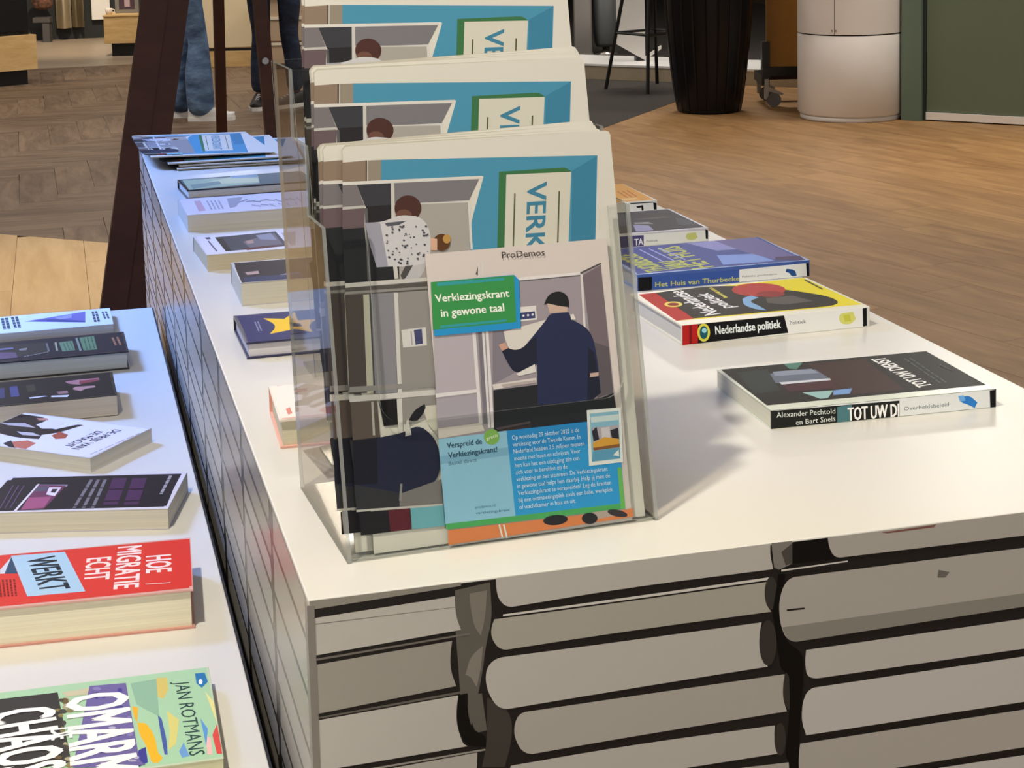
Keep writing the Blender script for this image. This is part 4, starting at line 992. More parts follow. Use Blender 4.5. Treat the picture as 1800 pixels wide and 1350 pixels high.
PR['l4'] = [
['p','e4e2ee',[(400,400),(21100,400),(21100,13150),(400,13150)]],
['p','e4e2ee',[(733,307),(885,13044),(21684,12957),(21133,229),(1153,-178)]],
['p','2a2222',[(-684,9031),(-63,12709),(3645,12628),(5438,11886),(5447,9177),(9264,8537),(10792,11411),(11732,11410),(10635,7385),(9054,5846),(9890,4217),(6599,3681),(3178,4400),(67,5264)]],
['p','b8b2b6',[(-28,8244),(3327,9435),(6281,8138),(1738,7859)]],
['p','c3bdc2',[(4748,5941),(7354,6215),(9455,5344),(6509,4939)]],
['p','e2ddea',[(5237,9438),(5999,12084),(8697,11679),(9061,8795),(7223,8141)]],
['p','a9543f',[(10523,6047),(10417,7961),(12500,7076),(13115,5689),(12050,4989)]],
['p','c4705c',[(7091,1946),(8848,3208),(10714,2613),(11042,-66),(9218,205)]],
['p','2c2430',[(6418,1075),(6688,2436),(9414,-34),(10982,-272),(10176,-684),(8131,125)]],
['p','c98f84',[(3324,11823),(4825,12355),(5649,11618),(4341,11155)]],
['t','34333f','DE PRIJS VAN',(17060,11180),(16715,2277),(18345,11243),1],
['t','34333f','DE MACHT',(15079,9752),(15032,2785),(16366,9818),1],
['p','9a99aa',[(21251,11088),(21186,10216),(21368,10120),(21434,10991)]],
['p','9a99aa',[(21159,9857),(21053,8427),(21234,8333),(21341,9761)]],
['p','9a99aa',[(21026,8073),(20881,6131),(21061,6039),(21207,7979)]],
['p','9a99aa',[(20855,5782),(20731,4121),(20909,4031),(21034,5691)]],
['p','9a99aa',[(20705,3778),(20645,2973),(20823,2884),(20884,3688)]],
['p','9a99aa',[(20620,2632),(20521,1308),(20698,1221),(20797,2544)]],
]
PR['l5'] = [
['p','241f24',[(600,600),(21600,600),(21600,12400),(600,12400)]],
['p','241f24',[(-2622,8539),(167,11549),(21380,11939),(21881,818),(-231,355)]],
['p','8b8494',[(4198,9633),(8177,9340),(8237,8537),(4273,8828)]],
['p','6e3a58',[(4389,9419),(8002,8953),(7616,3530),(7364,924),(4614,564)]],
['p','a05478',[(4504,4900),(7225,5088),(7267,1301),(4695,743)]],
['p','dcd6e2',[(6102,8495),(7604,8385),(7579,5255),(6353,5924)]],
['p','2c2430',[(6664,7859),(7344,7810),(7284,6440),(6693,6678)]],
['p','e1dde6',[(4351,9823),(4585,9806),(4255,222),(3912,62)]],
['p','5a5464',[(4547,8808),(6000,8901),(6050,7117),(4609,7026)]],
['p','77747c',[(10492,10987),(10564,8057),(10973,8027),(10906,10957)]],
['p','77747c',[(10573,7696),(10643,4852),(11045,4823),(10981,7666)]],
['p','77747c',[(10652,4502),(10720,1741),(11116,1713),(11053,4473)]],
['p','77747c',[(10728,1401),(10741,869),(11136,841),(11124,1373)]],
['p','77747c',[(11361,10923),(11506,7988),(11914,7958),(11775,10892)]],
['p','77747c',[(11523,7626),(11663,4778),(12065,4749),(11931,7597)]],
['p','77747c',[(11681,4428),(11817,1663),(12213,1635),(12082,4399)]],
['p','77747c',[(11833,1322),(11860,789),(12254,761),(12229,1294)]],
['p','77747c',[(12230,10858),(12446,7919),(12854,7889),(12643,10828)]],
['p','77747c',[(12473,7557),(12683,4705),(13085,4676),(12880,7527)]],
['p','77747c',[(12709,4353),(12913,1585),(13309,1556),(13110,4324)]],
['p','77747c',[(12938,1244),(12977,710),(13371,682),(13333,1215)]],
['p','4a2c4e',[(13252,11211),(13629,7251),(15437,7277),(15093,11237)]],
['p','4a2c4e',[(13661,6912),(14023,3105),(15797,3129),(15466,6937)]],
['p','4a2c4e',[(14054,2778),(14169,1573),(15930,1597),(15825,2802)]],
['p','4a2c4e',[(15734,11026),(16120,7069),(17928,7095),(17575,11053)]],
['p','4a2c4e',[(16153,6730),(16524,2925),(18297,2949),(17958,6755)]],
['p','4a2c4e',[(16556,2599),(16674,1395),(18433,1418),(18326,2623)]],
['p','a3a0a8',[(20177,11699),(20190,10308),(20574,10280),(20564,11670)]],
['p','a3a0a8',[(20193,10067),(20206,8696),(20587,8668),(20576,10038)]],
['p','a3a0a8',[(20208,8458),(20220,7108),(20599,7080),(20589,8430)]],
['p','a3a0a8',[(20223,6874),(20235,5543),(20611,5516),(20601,6846)]],
['p','a3a0a8',[(20237,5312),(20241,4917),(20616,4890),(20613,5285)]],
['p','5a4a66',[(1332,9547),(1998,1400),(2171,1197),(1513,9327)]],
['p','5a4a66',[(2018,9499),(2592,1361),(2766,1152),(2199,9273)]],
['p','5a4a66',[(2705,9452),(3187,1321),(3360,1107),(2885,9220)]],
]
PR['l6'] = [
['p','d63a30',[(400,400),(23100,400),(23100,14400),(400,14400)]],
['p','d63a30',[(-239,15355),(23585,14354),(23385,846),(1093,1895)]],
['p','a9c9dc',[(4508,14269),(10161,13952),(12733,2176),(7016,2352)]],
['t','1c2733','WERKT',(6254,12908),(8295,3334),(9312,13100),1],
['t','f0dcd4','HOE',(18771,10333),(18785,5527),(21517,10208),1],
['t','f0dcd4','MIGRATIE',(15799,13821),(15558,2042),(18434,13741),1],
['t','f0dcd4','ECHT',(12586,11236),(12518,4979),(15252,11196),1],
['p','2f4a66',[(4594,13912),(5604,8861),(4257,9215)]],
['p','cfd6dc',[(4594,13912),(4257,9215),(3795,9241),(3703,10382)]],
['p','7d1a17',[(5445,7379),(5539,6594),(5348,6618),(5253,7403)]],
['p','7d1a17',[(5559,6426),(5619,5932),(5429,5956),(5369,6450)]],
['p','7d1a17',[(5639,5765),(5745,4883),(5556,4907),(5449,5789)]],
['p','7d1a17',[(5765,4718),(5838,4109),(5650,4133),(5576,4742)]],
['p','7d1a17',[(5858,3946),(5948,3196),(5760,3220),(5669,3970)]],
['p','7d1a17',[(5968,3034),(6012,2661),(5825,2685),(5780,3058)]],
['p','7d1a17',[(5061,7427),(5179,6468),(4988,6492),(4870,7451)]],
['p','7d1a17',[(5199,6300),(5299,5483),(5109,5507),(5009,6324)]],
['p','7d1a17',[(5319,5317),(5403,4635),(5214,4659),(5130,5341)]],
['p','7d1a17',[(5423,4471),(5474,4056),(5285,4080),(5234,4495)]],
['p','7d1a17',[(5494,3892),(5566,3301),(5378,3325),(5305,3916)]],
['p','7d1a17',[(5586,3139),(5627,2798),(5440,2822),(5398,3163)]],
['p','7d1a17',[(4678,7476),(4766,6765),(4575,6789),(4486,7500)]],
['p','7d1a17',[(4787,6597),(4897,5716),(4707,5741),(4596,6622)]],
['p','7d1a17',[(4917,5550),(4972,5108),(4783,5132),(4728,5574)]],
['p','7d1a17',[(4993,4943),(5072,4303),(4884,4327),(4804,4967)]],
['p','7d1a17',[(5093,4140),(5169,3522),(4982,3546),(4904,4164)]],
['p','7d1a17',[(5189,3359),(5260,2793),(5073,2817),(5002,3383)]],
['p','7d1a17',[(4295,7524),(4394,6742),(4203,6766),(4103,7548)]],
['p','7d1a17',[(4415,6574),(4530,5660),(4340,5684),(4224,6598)]],
['p','7d1a17',[(4551,5494),(4647,4731),(4459,4755),(4362,5518)]],
['p','7d1a17',[(4668,4567),(4746,3952),(4558,3976),(4479,4591)]],
['p','7d1a17',[(4766,3789),(4880,2886),(4693,2910),(4578,3813)]],
['p','7d1a17',[(3912,7572),(3982,7027),(3791,7051),(3720,7597)]],
['p','7d1a17',[(4003,6859),(4106,6061),(3916,6085),(3812,6883)]],
['p','7d1a17',[(4127,5894),(4221,5157),(4032,5181),(3937,5918)]],
['p','7d1a17',[(4242,4992),(4344,4200),(4156,4224),(4054,5016)]],
['p','7d1a17',[(4365,4036),(4473,3197),(4285,3221),(4177,4060)]],
['p','7d1a17',[(4493,3036),(4517,2853),(4330,2877),(4306,3060)]],
['p','7d1a17',[(3529,7621),(3623,6894),(3433,6918),(3337,7645)]],
['p','7d1a17',[(3645,6726),(3721,6141),(3531,6165),(3455,6750)]],
['p','7d1a17',[(3743,5975),(3840,5232),(3651,5256),(3553,5999)]],
['p','7d1a17',[(3861,5067),(3981,4143),(3793,4167),(3672,5091)]],
['p','7d1a17',[(4003,3980),(4095,3273),(3907,3297),(3815,4004)]],
['p','7d1a17',[(4116,3111),(4143,2901),(3956,2925),(3929,3135)]],
['p','efb9ac',[(18740,2312),(21256,2083),(21253,2314),(18734,2543)]],
]
PR['l7'] = [
['p','a9cfa8',[(400,400),(22600,400),(22600,17800),(400,17800)]],
['p','a9cfa8',[(119,18104),(22786,18193),(23078,287),(1296,324)]],
['p','8fb79a',[(15760,16690),(18110,16976),(18054,9159),(16172,12139)]],
['p','d3bf6a',[(18117,17139),(19082,17018),(19097,14416),(18608,12664),(18088,13130)]],
['p','f0b62a',[(16128,8536),(16840,8328),(17524,5806),(17641,2413),(18103,1462),(17568,674),(17080,950),(16700,4349),(16249,6178)]],
['p','efb02c',[(15766,11950),(16285,11492),(16128,8536),(15903,9789)]],
['p','4a5fa0',[(17936,9493),(18237,8807),(18491,4388),(18439,1908),(18190,1980),(18034,5657)]],
['p','3c4f90',[(18777,9203),(19081,4741),(19223,4782),(18923,9247)]],
['p','3f3f90',[(16098,3412),(16681,3796),(16771,1040),(16066,444),(15590,1115)]],
['p','d8cf7a',[(18761,10156),(19715,8077),(19221,3614),(18539,2702),(18826,6000)]],
['p','6f9fd0',[(19401,2176),(19867,3706),(20226,1116),(19591,1029)]],
['p','2f76b0',[(21660,17084),(22563,16983),(22704,14965),(22077,13857),(21666,14946)]],
['p','e8eef0',[(22242,15101),(22184,14775),(22075,14595),(21958,14630),(21877,14865),(21862,15213),(21920,15542),(22029,15723),(22147,15689),(22228,15451)]],
['p','e7dc90',[(22304,13152),(23085,10724),(23039,6514),(22691,9003)]],
['p','d8504a',[(22361,4394),(22889,6264),(23080,3615),(22923,740),(22488,867)]],
['p','ecbcb4',[(21725,4580),(22194,3874),(22106,842),(21733,950)]],
['p','5f9ad0',[(21548,7837),(22058,5633),(21701,2334),(21636,5179)]],
['t','2f4a4c','JAN ROTMANS',(19713,15783),(20226,1116),(21090,15703),0],
['p','3a3836',[(203,16831),(9242,16683),(10522,2854),(1210,1617)]],
['p','c9c2a0',[(9647,16564),(12079,16806),(12207,15492),(10058,15493)]],
['p','4a4640',[(10079,10256),(9999,9894),(9814,9853),(9662,10164),(9657,10594),(9805,10820),(9993,10669)]],
['p','8a8052',[(9974,9069),(9884,8657),(9674,8610),(9502,8963),(9497,9453),(9663,9710),(9876,9539)]],
['p','4a4640',[(10487,5462),(10369,5181),(10101,5182),(9883,5463),(9880,5814),(10095,5971),(10365,5814)]],
['p','4a4640',[(10340,13167),(10268,12918),(10103,12899),(9969,13126),(9966,13427),(10098,13577),(10265,13461)]],
['p','8a8052',[(10708,2108),(10587,1856),(10312,1865),(10090,2128),(10088,2448),(10308,2585),(10584,2433)]],
['p','b0a684',[(10394,13936),(10309,13666),(10115,13650),(9958,13900),(9956,14229),(10110,14389),(10306,14259)]],
['p','b0a684',[(10643,3380),(10510,3123),(10210,3138),(9968,3412),(9965,3741),(10205,3876),(10507,3715)]],
['p','8a8052',[(10047,14874),(9908,14658),(9592,14687),(9335,14940),(9332,15227),(9585,15331),(9904,15174)]],
['p','8a8052',[(10004,8687),(9921,8320),(9729,8279),(9571,8596),(9566,9033),(9719,9261),(9914,9107)]],
['p','8a8052',[(10554,2484),(10482,2176),(10316,2143),(10181,2409),(10178,2777),(10311,2968),(10478,2837)]],
['p','8a8052',[(10723,12411),(10584,12183),(10270,12209),(10016,12469),(10014,12769),(10266,12882),(10582,12722)]],
['p','6a5a3a',[(10690,8366),(10582,8127),(10337,8132),(10139,8377),(10137,8678),(10333,8808),(10579,8669)]],
['p','8a8052',[(9701,12863),(9578,12627),(9298,12642),(9070,12897),(9066,13201),(9290,13324),(9573,13174)]],
['p','8a8052',[(10628,5530),(10558,5213),(10401,5176),(10272,5446),(10270,5823),(10396,6021),(10555,5891)]],
['p','b0a684',[(10344,13277),(10217,12937),(9930,12929),(9696,13258),(9692,13678),(9922,13873),(10213,13694)]],
['p','6a5a3a',[(9798,3886),(9664,3663),(9357,3687),(9107,3941),(9103,4234),(9348,4345),(9658,4190)]],
['p','b0a684',[(10364,14783),(10228,14452),(9918,14452),(9666,14782),(9662,15196),(9910,15381),(10223,15197)]],
['p','b0a684',[(10211,6062),(10139,5672),(9971,5620),(9834,5943),(9829,6402),(9963,6649),(10133,6497)]],
['p','4a4640',[(10115,12492),(9971,12162),(9640,12167),(9372,12503),(9367,12919),(9631,13101),(9965,12910)]],
['p','b0a684',[(9581,4820),(9518,4600),(9370,4584),(9249,4785),(9245,5051),(9363,5182),(9512,5080)]],
['p','8a8052',[(9809,11754),(9719,11480),(9510,11467),(9340,11725),(9336,12061),(9502,12221),(9713,12085)]],
['p','6a5a3a',[(10239,14646),(10109,14245),(9811,14224),(9569,14599),(9564,15089),(9801,15325),(10102,15127)]],
['p','4a4640',[(10228,5777),(10120,5577),(9874,5591),(9675,5809),(9672,6068),(9869,6172),(10116,6043)]],
['p','6a5a3a',[(10341,14036),(10233,13596),(9985,13553),(9783,13938),(9778,14464),(9976,14735),(10227,14544)]],
['p','b0a684',[(10168,13472),(10088,13054),(9901,13000),(9748,13350),(9744,13842),(9892,14107),(10081,13941)]],
['p','4a4640',[(9817,14837),(9728,14579),(9523,14570),(9356,14815),(9352,15131),(9515,15280),(9722,15149)]],
['p','6f659c',[(12081,17128),(15352,16811),(16100,1503),(16567,564),(12619,1231),(10650,1802)]],
['p','4a4390',[(12860,14398),(12792,14182),(12643,14167),(12526,14365),(12528,14628),(12648,14757),(12796,14654)]],
['p','b8b2cc',[(13870,6755),(13783,6516),(13597,6505),(13452,6730),(13456,7023),(13607,7163),(13791,7043)]],
['p','b8b2cc',[(13464,1739),(13348,1594),(13091,1625),(12887,1807),(12889,2005),(13096,2068),(13353,1950)]],
['p','35306a',[(14153,5286),(14040,5003),(13797,4996),(13607,5270),(13612,5620),(13810,5782),(14051,5633)]],
['p','35306a',[(15057,11690),(14958,11353),(14753,11323),(14595,11622),(14603,12027),(14773,12233),(14975,12082)]],
['p','4a4390',[(13517,14537),(13437,14210),(13267,14173),(13135,14455),(13139,14844),(13278,15048),(13446,14911)]],
['p','35306a',[(14153,6976),(14083,6719),(13936,6694),(13823,6919),(13828,7226),(13948,7383),(14093,7272)]],
['p','4a4390',[(14924,11919),(14776,11766),(14452,11812),(14196,12024),(14200,12241),(14462,12301),(14785,12157)]],
['p','b8b2cc',[(16108,2010),(16000,1781),(15773,1783),(15598,2013),(15607,2300),(15793,2427),(16016,2297)]],
['p','b8b2cc',[(14815,7537),(14746,7336),(14602,7323),(14491,7509),(14496,7754),(14614,7873),(14756,7777)]],
['p','35306a',[(13032,15160),(12927,14897),(12698,14892),(12516,15149),(12518,15475),(12704,15625),(12933,15485)]],
['p','4a4390',[(15042,15354),(14938,15010),(14723,14982),(14558,15289),(14566,15703),(14743,15911),(14955,15756)]],
['p','35306a',[(13358,3762),(13225,3623),(12931,3664),(12697,3855),(12699,4052),(12936,4107),(13230,3977)]],
['p','35306a',[(14694,6488),(14597,6326),(14388,6340),(14223,6520),(14227,6731),(14397,6813),(14605,6705)]],
['p','8a82b4',[(13059,7044),(12992,6879),(12845,6877),(12729,7038),(12731,7242),(12850,7335),(12996,7247)]],
['p','35306a',[(14734,7486),(14667,7185),(14530,7146),(14426,7398),(14433,7753),(14547,7943),(14681,7824)]],
['p','4a4390',[(13660,4263),(13560,4041),(13344,4043),(13173,4266),(13176,4543),(13352,4666),(13568,4541)]],
['p','35306a',[(13115,10468),(12980,10301),(12682,10338),(12444,10550),(12446,10779),(12686,10852),(12984,10713)]],
['p','8a82b4',[(13787,12760),(13706,12548),(13532,12541),(13395,12744),(13399,13004),(13540,13126),(13713,13017)]],
['p','4a4390',[(12901,14856),(12803,14543),(12591,14521),(12423,14807),(12425,15187),(12598,15375),(12809,15227)]],
['p','b8b2cc',[(14333,7988),(14194,7832),(13892,7872),(13652,8078),(13655,8295),(13900,8360),(14202,8223)]],
['p','8a82b4',[(12323,4938),(12263,4738),(12132,4722),(12028,4903),(12029,5145),(12135,5265),(12266,5173)]],
['p','35306a',[(14557,1437),(14492,1246),(14355,1235),(14248,1410),(14253,1641),(14365,1754),(14501,1663)]],
['p','8a82b4',[(15725,6309),(15604,6044),(15349,6044),(15151,6310),(15159,6641),(15368,6789),(15620,6641)]],
['p','8a82b4',[(13149,16150),(12995,15839),(12656,15850),(12388,16176),(12390,16573),(12664,16741),(13002,16552)]],
['p','b8b2cc',[(15849,1488),(15707,1346),(15398,1390),(15155,1588),(15160,1791),(15410,1846),(15717,1711)]],
['p','b8b2cc',[(13731,12517),(13623,12291),(13389,12296),(13204,12528),(13208,12815),(13398,12938),(13631,12806)]],
['p','8a82b4',[(15627,9527),(15555,9306),(15406,9290),(15292,9490),(15298,9757),(15421,9890),(15568,9787)]],
['t','f6f5f0','OMARM',(10061,15179),(10596,-68),(15749,15244),2],
['t','f6f5f0','DE',(8754,9231),(8849,7200),(10619,9268),2],
['t','f6f5f0','CHAOS',(3381,13760),(4564,1678),(9206,14186),2],
]
BK = {'tot': (0.485, 0.272, -1.2, 0.238, 0.15, 0.019, 0.9), 'ned': (0.512, 0.592, 2, 0.238, 0.168, 0.024, 0.9), 'huis': (0.55205, 0.86491, 1.2, 0.243, 0.165, 0.0225, 0.9), 'dark': (0.51901, 1.1339, 0.5, 0.235, 0.165, 0.0205, 0.9), 'orange': (0.52801, 1.3849, 0.5, 0.235, 0.17, 0.019, 0.9), 'b1': (0.047, 1.79, 4, 0.225, 0.12, 0.017, 0.9), 'b2': (0.025, 1.49, 1.5, 0.225, 0.155, 0.027, 0.9), 'b3': (0.029, 1.185, 3, 0.215, 0.145, 0.024, 0.9), 'b4': (0.053, 0.963, 0, 0.21, 0.13, 0.03, 0.9), 'star': (0.031, 0.699, 0.5, 0.2, 0.134, 0.0195, 0.9), 'pink': (0.026, 0.364, -2, 0.195, 0.118, 0.0285, 0.9), 'l1': (-0.31297, 1.7741, 1, 0.225, 0.125, 0.015, 0.68), 'l2': (-0.30296, 1.524, 1, 0.23, 0.13, 0.0295, 0.68), 'l3': (-0.32497, 1.2731, 1, 0.225, 0.13, 0.0305, 0.68), 'l4': (-0.31251, 1.1595, -38.395, 0.215, 0.1355, 0.0205, 0.68), 'l5': (-0.27522, 0.84146, -14.2, 0.222, 0.13, 0.0258, 0.68), 'l6': (-0.28763, 0.50512, -3.2, 0.235, 0.148, 0.0418, 0.68), 'l7': (-0.28396, 0.17401, -1, 0.23, 0.182, 0.0203, 0.68)}

# ------------------------------------------------------------------ display tables
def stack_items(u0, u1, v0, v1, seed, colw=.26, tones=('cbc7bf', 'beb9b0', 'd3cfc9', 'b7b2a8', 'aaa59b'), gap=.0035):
    """flat picture of stacked books: light page blocks with rounded backs on a dark ground"""
    r = random.Random(seed); it = [['p', '262320', [(u0, v0), (u1, v0), (u1, v1), (u0, v1)]]]
    u = u0-r.uniform(0, .1)
    while u < u1:
        w = colw*r.uniform(.85, 1.15); v = v1+r.uniform(0, .02)
        while v > v0:
            t = r.uniform(.026, .05); a, b = u+r.uniform(.004, .014), u+w-r.uniform(.004, .014)
            top, bot = v-gap, v-t+gap; m_ = (top+bot)/2
            cl = lambda q: (min(max(q[0], u0), u1), min(max(q[1], v0), v1))
            P = [cl(q) for q in ((a+.006, bot), (b, bot), (b-.004, m_), (b, top), (a+.006, top), (a+.001, top-(top-m_)*.5), (a, m_), (a+.001, bot+(m_-bot)*.5))]
            if max(q[1] for q in P)-min(q[1] for q in P) > .004 and max(q[0] for q in P)-min(q[0] for q in P) > .01:
                it.append(['p', r.choice(tones), P])
            v -= t
        u += w
    for x in it: x[2] = [(round(a*1e5), round(b*1e5)) for a, b in x[2]]
    return it
TW, TL, TZ, LZ = .784, 2.489, .90, .68
t = thing('display_table', 'long white-topped display table printed with stacked books, holding the acrylic rack', 'table')
MB().box(0, TW, 0, TL, TZ-.022, TZ, 0, .0012).build('table_top', WHITE, t)
MB().box(.004, TW-.004, .003, .018, 0, TZ-.0215).build('front_panel', WEDGE, t)
bp_ = MB().box(.004, TW-.004, TL-.018, TL-.003, 0, TZ-.022).build('back_panel', WEDGE, t)
lp = MB().box(.003, .018, .018, TL-.018, 0, TZ-.022).build('side_panel', WEDGE, t)
MB().box(TW-.018, TW-.003, .018, TL-.018, 0, TZ-.022).build('side_panel', WEDGE, t)
MB().box(-.001, .0045, -.0012, .012, 0, TZ-.004).build('corner_trim', TRIM, t)
ip = print_mesh('front_print', PR['front'], lambda u, v, h: (u, -.0006-h, v), INK_PANEL, t)
lo = stack_items(.004, .780, .0, .665, 21)
ip2 = print_mesh('front_print_lower', lo, lambda u, v, h: (u, -.0022-h, v), INK_PANEL, t)
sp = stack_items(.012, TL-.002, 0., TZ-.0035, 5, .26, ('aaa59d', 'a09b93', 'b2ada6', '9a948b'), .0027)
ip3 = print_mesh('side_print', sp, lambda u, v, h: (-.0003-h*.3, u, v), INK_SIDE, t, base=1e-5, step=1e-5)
t = thing('display_table', 'lower white display table at the left edge, covered with books', 'table')
MB().box(-.80, -.015, -.75, 1.946, LZ-.02, LZ, 0, .0012).build('table_top', WHITE, t)
MB().box(-.0155, -.0125, -.75, 1.946, LZ-.02, LZ-.001).build('gap_shadow_strip', DARKGAP, t)  # dark strip painted for the shadow in the gap beside the taller table
for x0, x1, y0, y1 in ((-.795, -.02, -.745, -.73), (-.795, -.02, 1.926, 1.941), (-.795, -.78, -.73, 1.926), (-.035, -.02, -.73, 1.926)):
    MB().box(x0, x1, y0, y1, 0, LZ-.02).build('side_panel', WEDGE, t)

# ------------------------------------------------------------------ stepped acrylic rack with newspapers
H0 = Vector((.040, .060, .90)); HR = math.radians(3.3); TH = math.atan(.055/.257); HW = .262
sT, cT = math.sin(TH), math.cos(TH)
rack = thing('brochure_rack', 'clear acrylic three-tier brochure rack standing on the white table', 'rack', H0, HR)
prof = [(0, 0), (.19, 0), (.245, .373), (.171, .373), (.171, .315), (.113, .315), (.113, .257), (.055, .257)]
for x0 in (0, HW-.003): MB().prism(prof, 'x', x0, x0+.003, 1, 0).build('side_panel', [ACS, ACRE], rack)
def lean_panel(name, outline, oy, oz, th=.003, parent=rack):
    n = len(outline); V = [(u, oy+v*sT+k*th*cT, oz+v*cT-k*th*sT) for k in (0, 1) for u, v in outline]
    F = [tuple(range(n-1, -1, -1)), tuple(range(n, 2*n))]+[(a, (a+1) % n, n+(a+1) % n, n+a) for a in range(n)]
    return fix_normals(mesh_obj(name, V, F, [ACR, ACRE], parent, [0, 0]+[1]*n))
x0, x1, vb, r_ = .036, .243, .104, .018
cut = [(x1, .262)]+[(x1-r_+r_*math.cos(a), vb+r_-r_*math.sin(a)) for a in [math.pi/2*k/6 for k in range(7)]]+[(x0+r_-r_*math.sin(a), vb+r_-r_*math.cos(a)) for a in [math.pi/2*k/6 for k in range(7)]]+[(x0, .262)]
u_panel = [(.003, .003), (HW-.003, .003), (HW-.003, .262)]+cut+[(.003, .262)]
lean_panel('front_panel', u_panel, 0, 0)
for k in (1, 2):
    lean_panel('divider', u_panel, .058*k, .058*k)
    MB().box(.003, HW-.003, .058*k+.003, .058*k+.054, .058*k, .058*k+.003, 0).build('pocket_floor', [ACR], rack)
lean_panel('back_panel', [(.003, .003), (HW-.003, .003), (HW-.003, .381), (.003, .381)], .187, 0)
MB().box(.003, HW-.003, .003, .187, 0, .003).build('base_plate', [ACR, ACRE], rack)
# newspapers -----------------------------------------------------------
PAP = PR['paper']
def paper_outline(su, top=0.):
    a, b = .0232, .0232+.2303*su
    return [(a, 0), (b, 0), (b, .318), (b-.0012, .3205), (b-.004, .3215), (a+.003, .3225+top), (a, .3195+top)]
def sheet(name, outline, d0, d1, parent, bow=0., m=NEWS):
    """thin stack of leaves d0..d1 behind the front face, bending back towards the top by bow"""
    n = len(outline); bend = lambda v: bow*max(0, (v-.18)/.14)**2
    V = [(u, d+bend(v), v) for d in (d0, d1) for u, v in outline]
    F = [tuple(range(n)), tuple(range(2*n-1, n-1, -1))]+[(n+a, n+(a+1) % n, (a+1) % n, a) for a in range(n)]
    return fix_normals(mesh_obj(name, V, F, m, parent))
def newspaper(label, su, group=None):
    o = thing('newspaper', label, 'newspaper', group=group)
    s1 = sheet('outer_sheet', paper_outline(su), 0, .0006, o)
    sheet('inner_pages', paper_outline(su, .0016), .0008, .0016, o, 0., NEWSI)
    sheet('outer_sheet', paper_outline(su, .0008), .0018, .0024, o)
    print_mesh('page_print', PAP, lambda u, v, h: (u, -h, v), INK_PAPER, s1, step=8e-6, base=1e-5, su=su, u0=.0232)
    return o
def dup(root, label=None, group=None):
    r = root.copy(); COL.objects.link(r)
    if label: r['label'] = label
    if group: r['group'] = group
    for ch in list(root.children):
        c = ch.copy(); COL.objects.link(c); c.parent = r
        for g in ch.children:
            d = g.copy(); COL.objects.link(d); d.parent = c
    return r
Rz = Matrix.Rotation(HR, 4, 'Z'); Rx = Matrix.Rotation(-TH, 4, 'X')
def in_rack(o, k, du, dv, dn, rot=0.):
    loc = Vector((du, .058*k+.0085*cT, .004+.058*k-.0085*sT))+Vector((0, dv*sT+dn*cT, dv*cT-dn*sT))
    o.matrix_world = Matrix.Translation(H0) @ Rz @ Matrix.Translation(loc) @ Rx @ Matrix.Rotation(rot, 4, 'Y')
p1 = newspaper('frontmost election newspaper in the lowest rack pocket, behind the flyer', 1.0)
in_rack(p1, 0, 0, 0, 0)
base = newspaper('second election newspaper from the front in the lowest rack pocket', 1.035, 'newspapers in the lowest pocket')
in_rack(base, 0, -.0140, .002, .0045, -.002)
for l, du, dv, dn, rot in (('third election newspaper from the front in the lowest rack pocket', -.0115, .0025, .009, -.016), ('rearmost election newspaper in the lowest rack pocket, right corner highest', -.0065, .0020, .0135, -.034)):
    in_rack(dup(base, l), 0, du, dv, dn, rot)
for n, (k, spots) in enumerate(((1, ((-.009, -.001, 0, 0), (-.0075, .002, .0045, -.010), (-.003, .002, .009, -.022), (.001, .002, .0135, -.034))),
                                (2, ((-.003, .003, 0, 0), (-.002, .0045, .0045, -.008), (.001, .0055, .009, -.016))))):
    g = ('newspapers in the middle pocket', 'newspapers in the rear pocket')[n]
    for q, (du, dv, dn, rot) in enumerate(spots):
        if q == 0: l = ('foremost election newspaper in the middle tier of the acrylic rack', 'foremost election newspaper in the rear, highest tier of the acrylic rack')[n]
        else: l = ('second', 'third', 'rearmost')[q-1 if n == 0 or q == 1 else 2]+(' election newspaper from the front in the middle rack tier', ' election newspaper in the rear, highest rack tier')[n]
        in_rack(dup(base, l, g), k, du, dv, dn, rot)
fl_ = thing('flyer', 'glossy flyer with a voter in cap and navy coat, front of the rack', 'flyer')
fb = MB().box(.0838, .2405, 0, .0012, 0, .2322).build('leaflet', mat('coated_paper', 'e2ddd6', .5), fl_)
print_mesh('flyer_print', PR['flyer'], lambda u, v, h: (u, -h, v), INK_FLYER, fb, step=9e-6, base=1e-5)
fl_.matrix_world = Matrix.Translation(H0) @ Rz @ Matrix.Translation(Vector((0, .0045*cT, .003-.0045*sT))) @ Rx
# newspapers lying at the far end of the table
flat = Matrix.Rotation(-math.pi/2, 4, 'X')
lying = [(.030, 2.120, .0045, 2.0, 0), (.034, 2.135, .0090, -3.5, 0), (.014, 2.135, .0140, 1.0, 0), (-.016, 2.150, .0270, 4.0, 1.6)]
lab = ['lowest election newspaper lying in the pile at the far table corner', 'second election newspaper from the bottom of the pile at the far corner',
       'election newspaper just under the top of the pile at the far corner', 'topmost election newspaper with curled left end, pile at the far corner']
for (x, y, z, rz, tilt), l in zip(lying, lab):
    o = dup(base, l, 'newspapers lying at the far end')
    o.matrix_world = Matrix.Translation((x, y, .90+z)) @ Matrix.Rotation(math.radians(rz), 4, 'Z') @ Matrix.Rotation(math.radians(tilt), 4, 'Y') @ flat

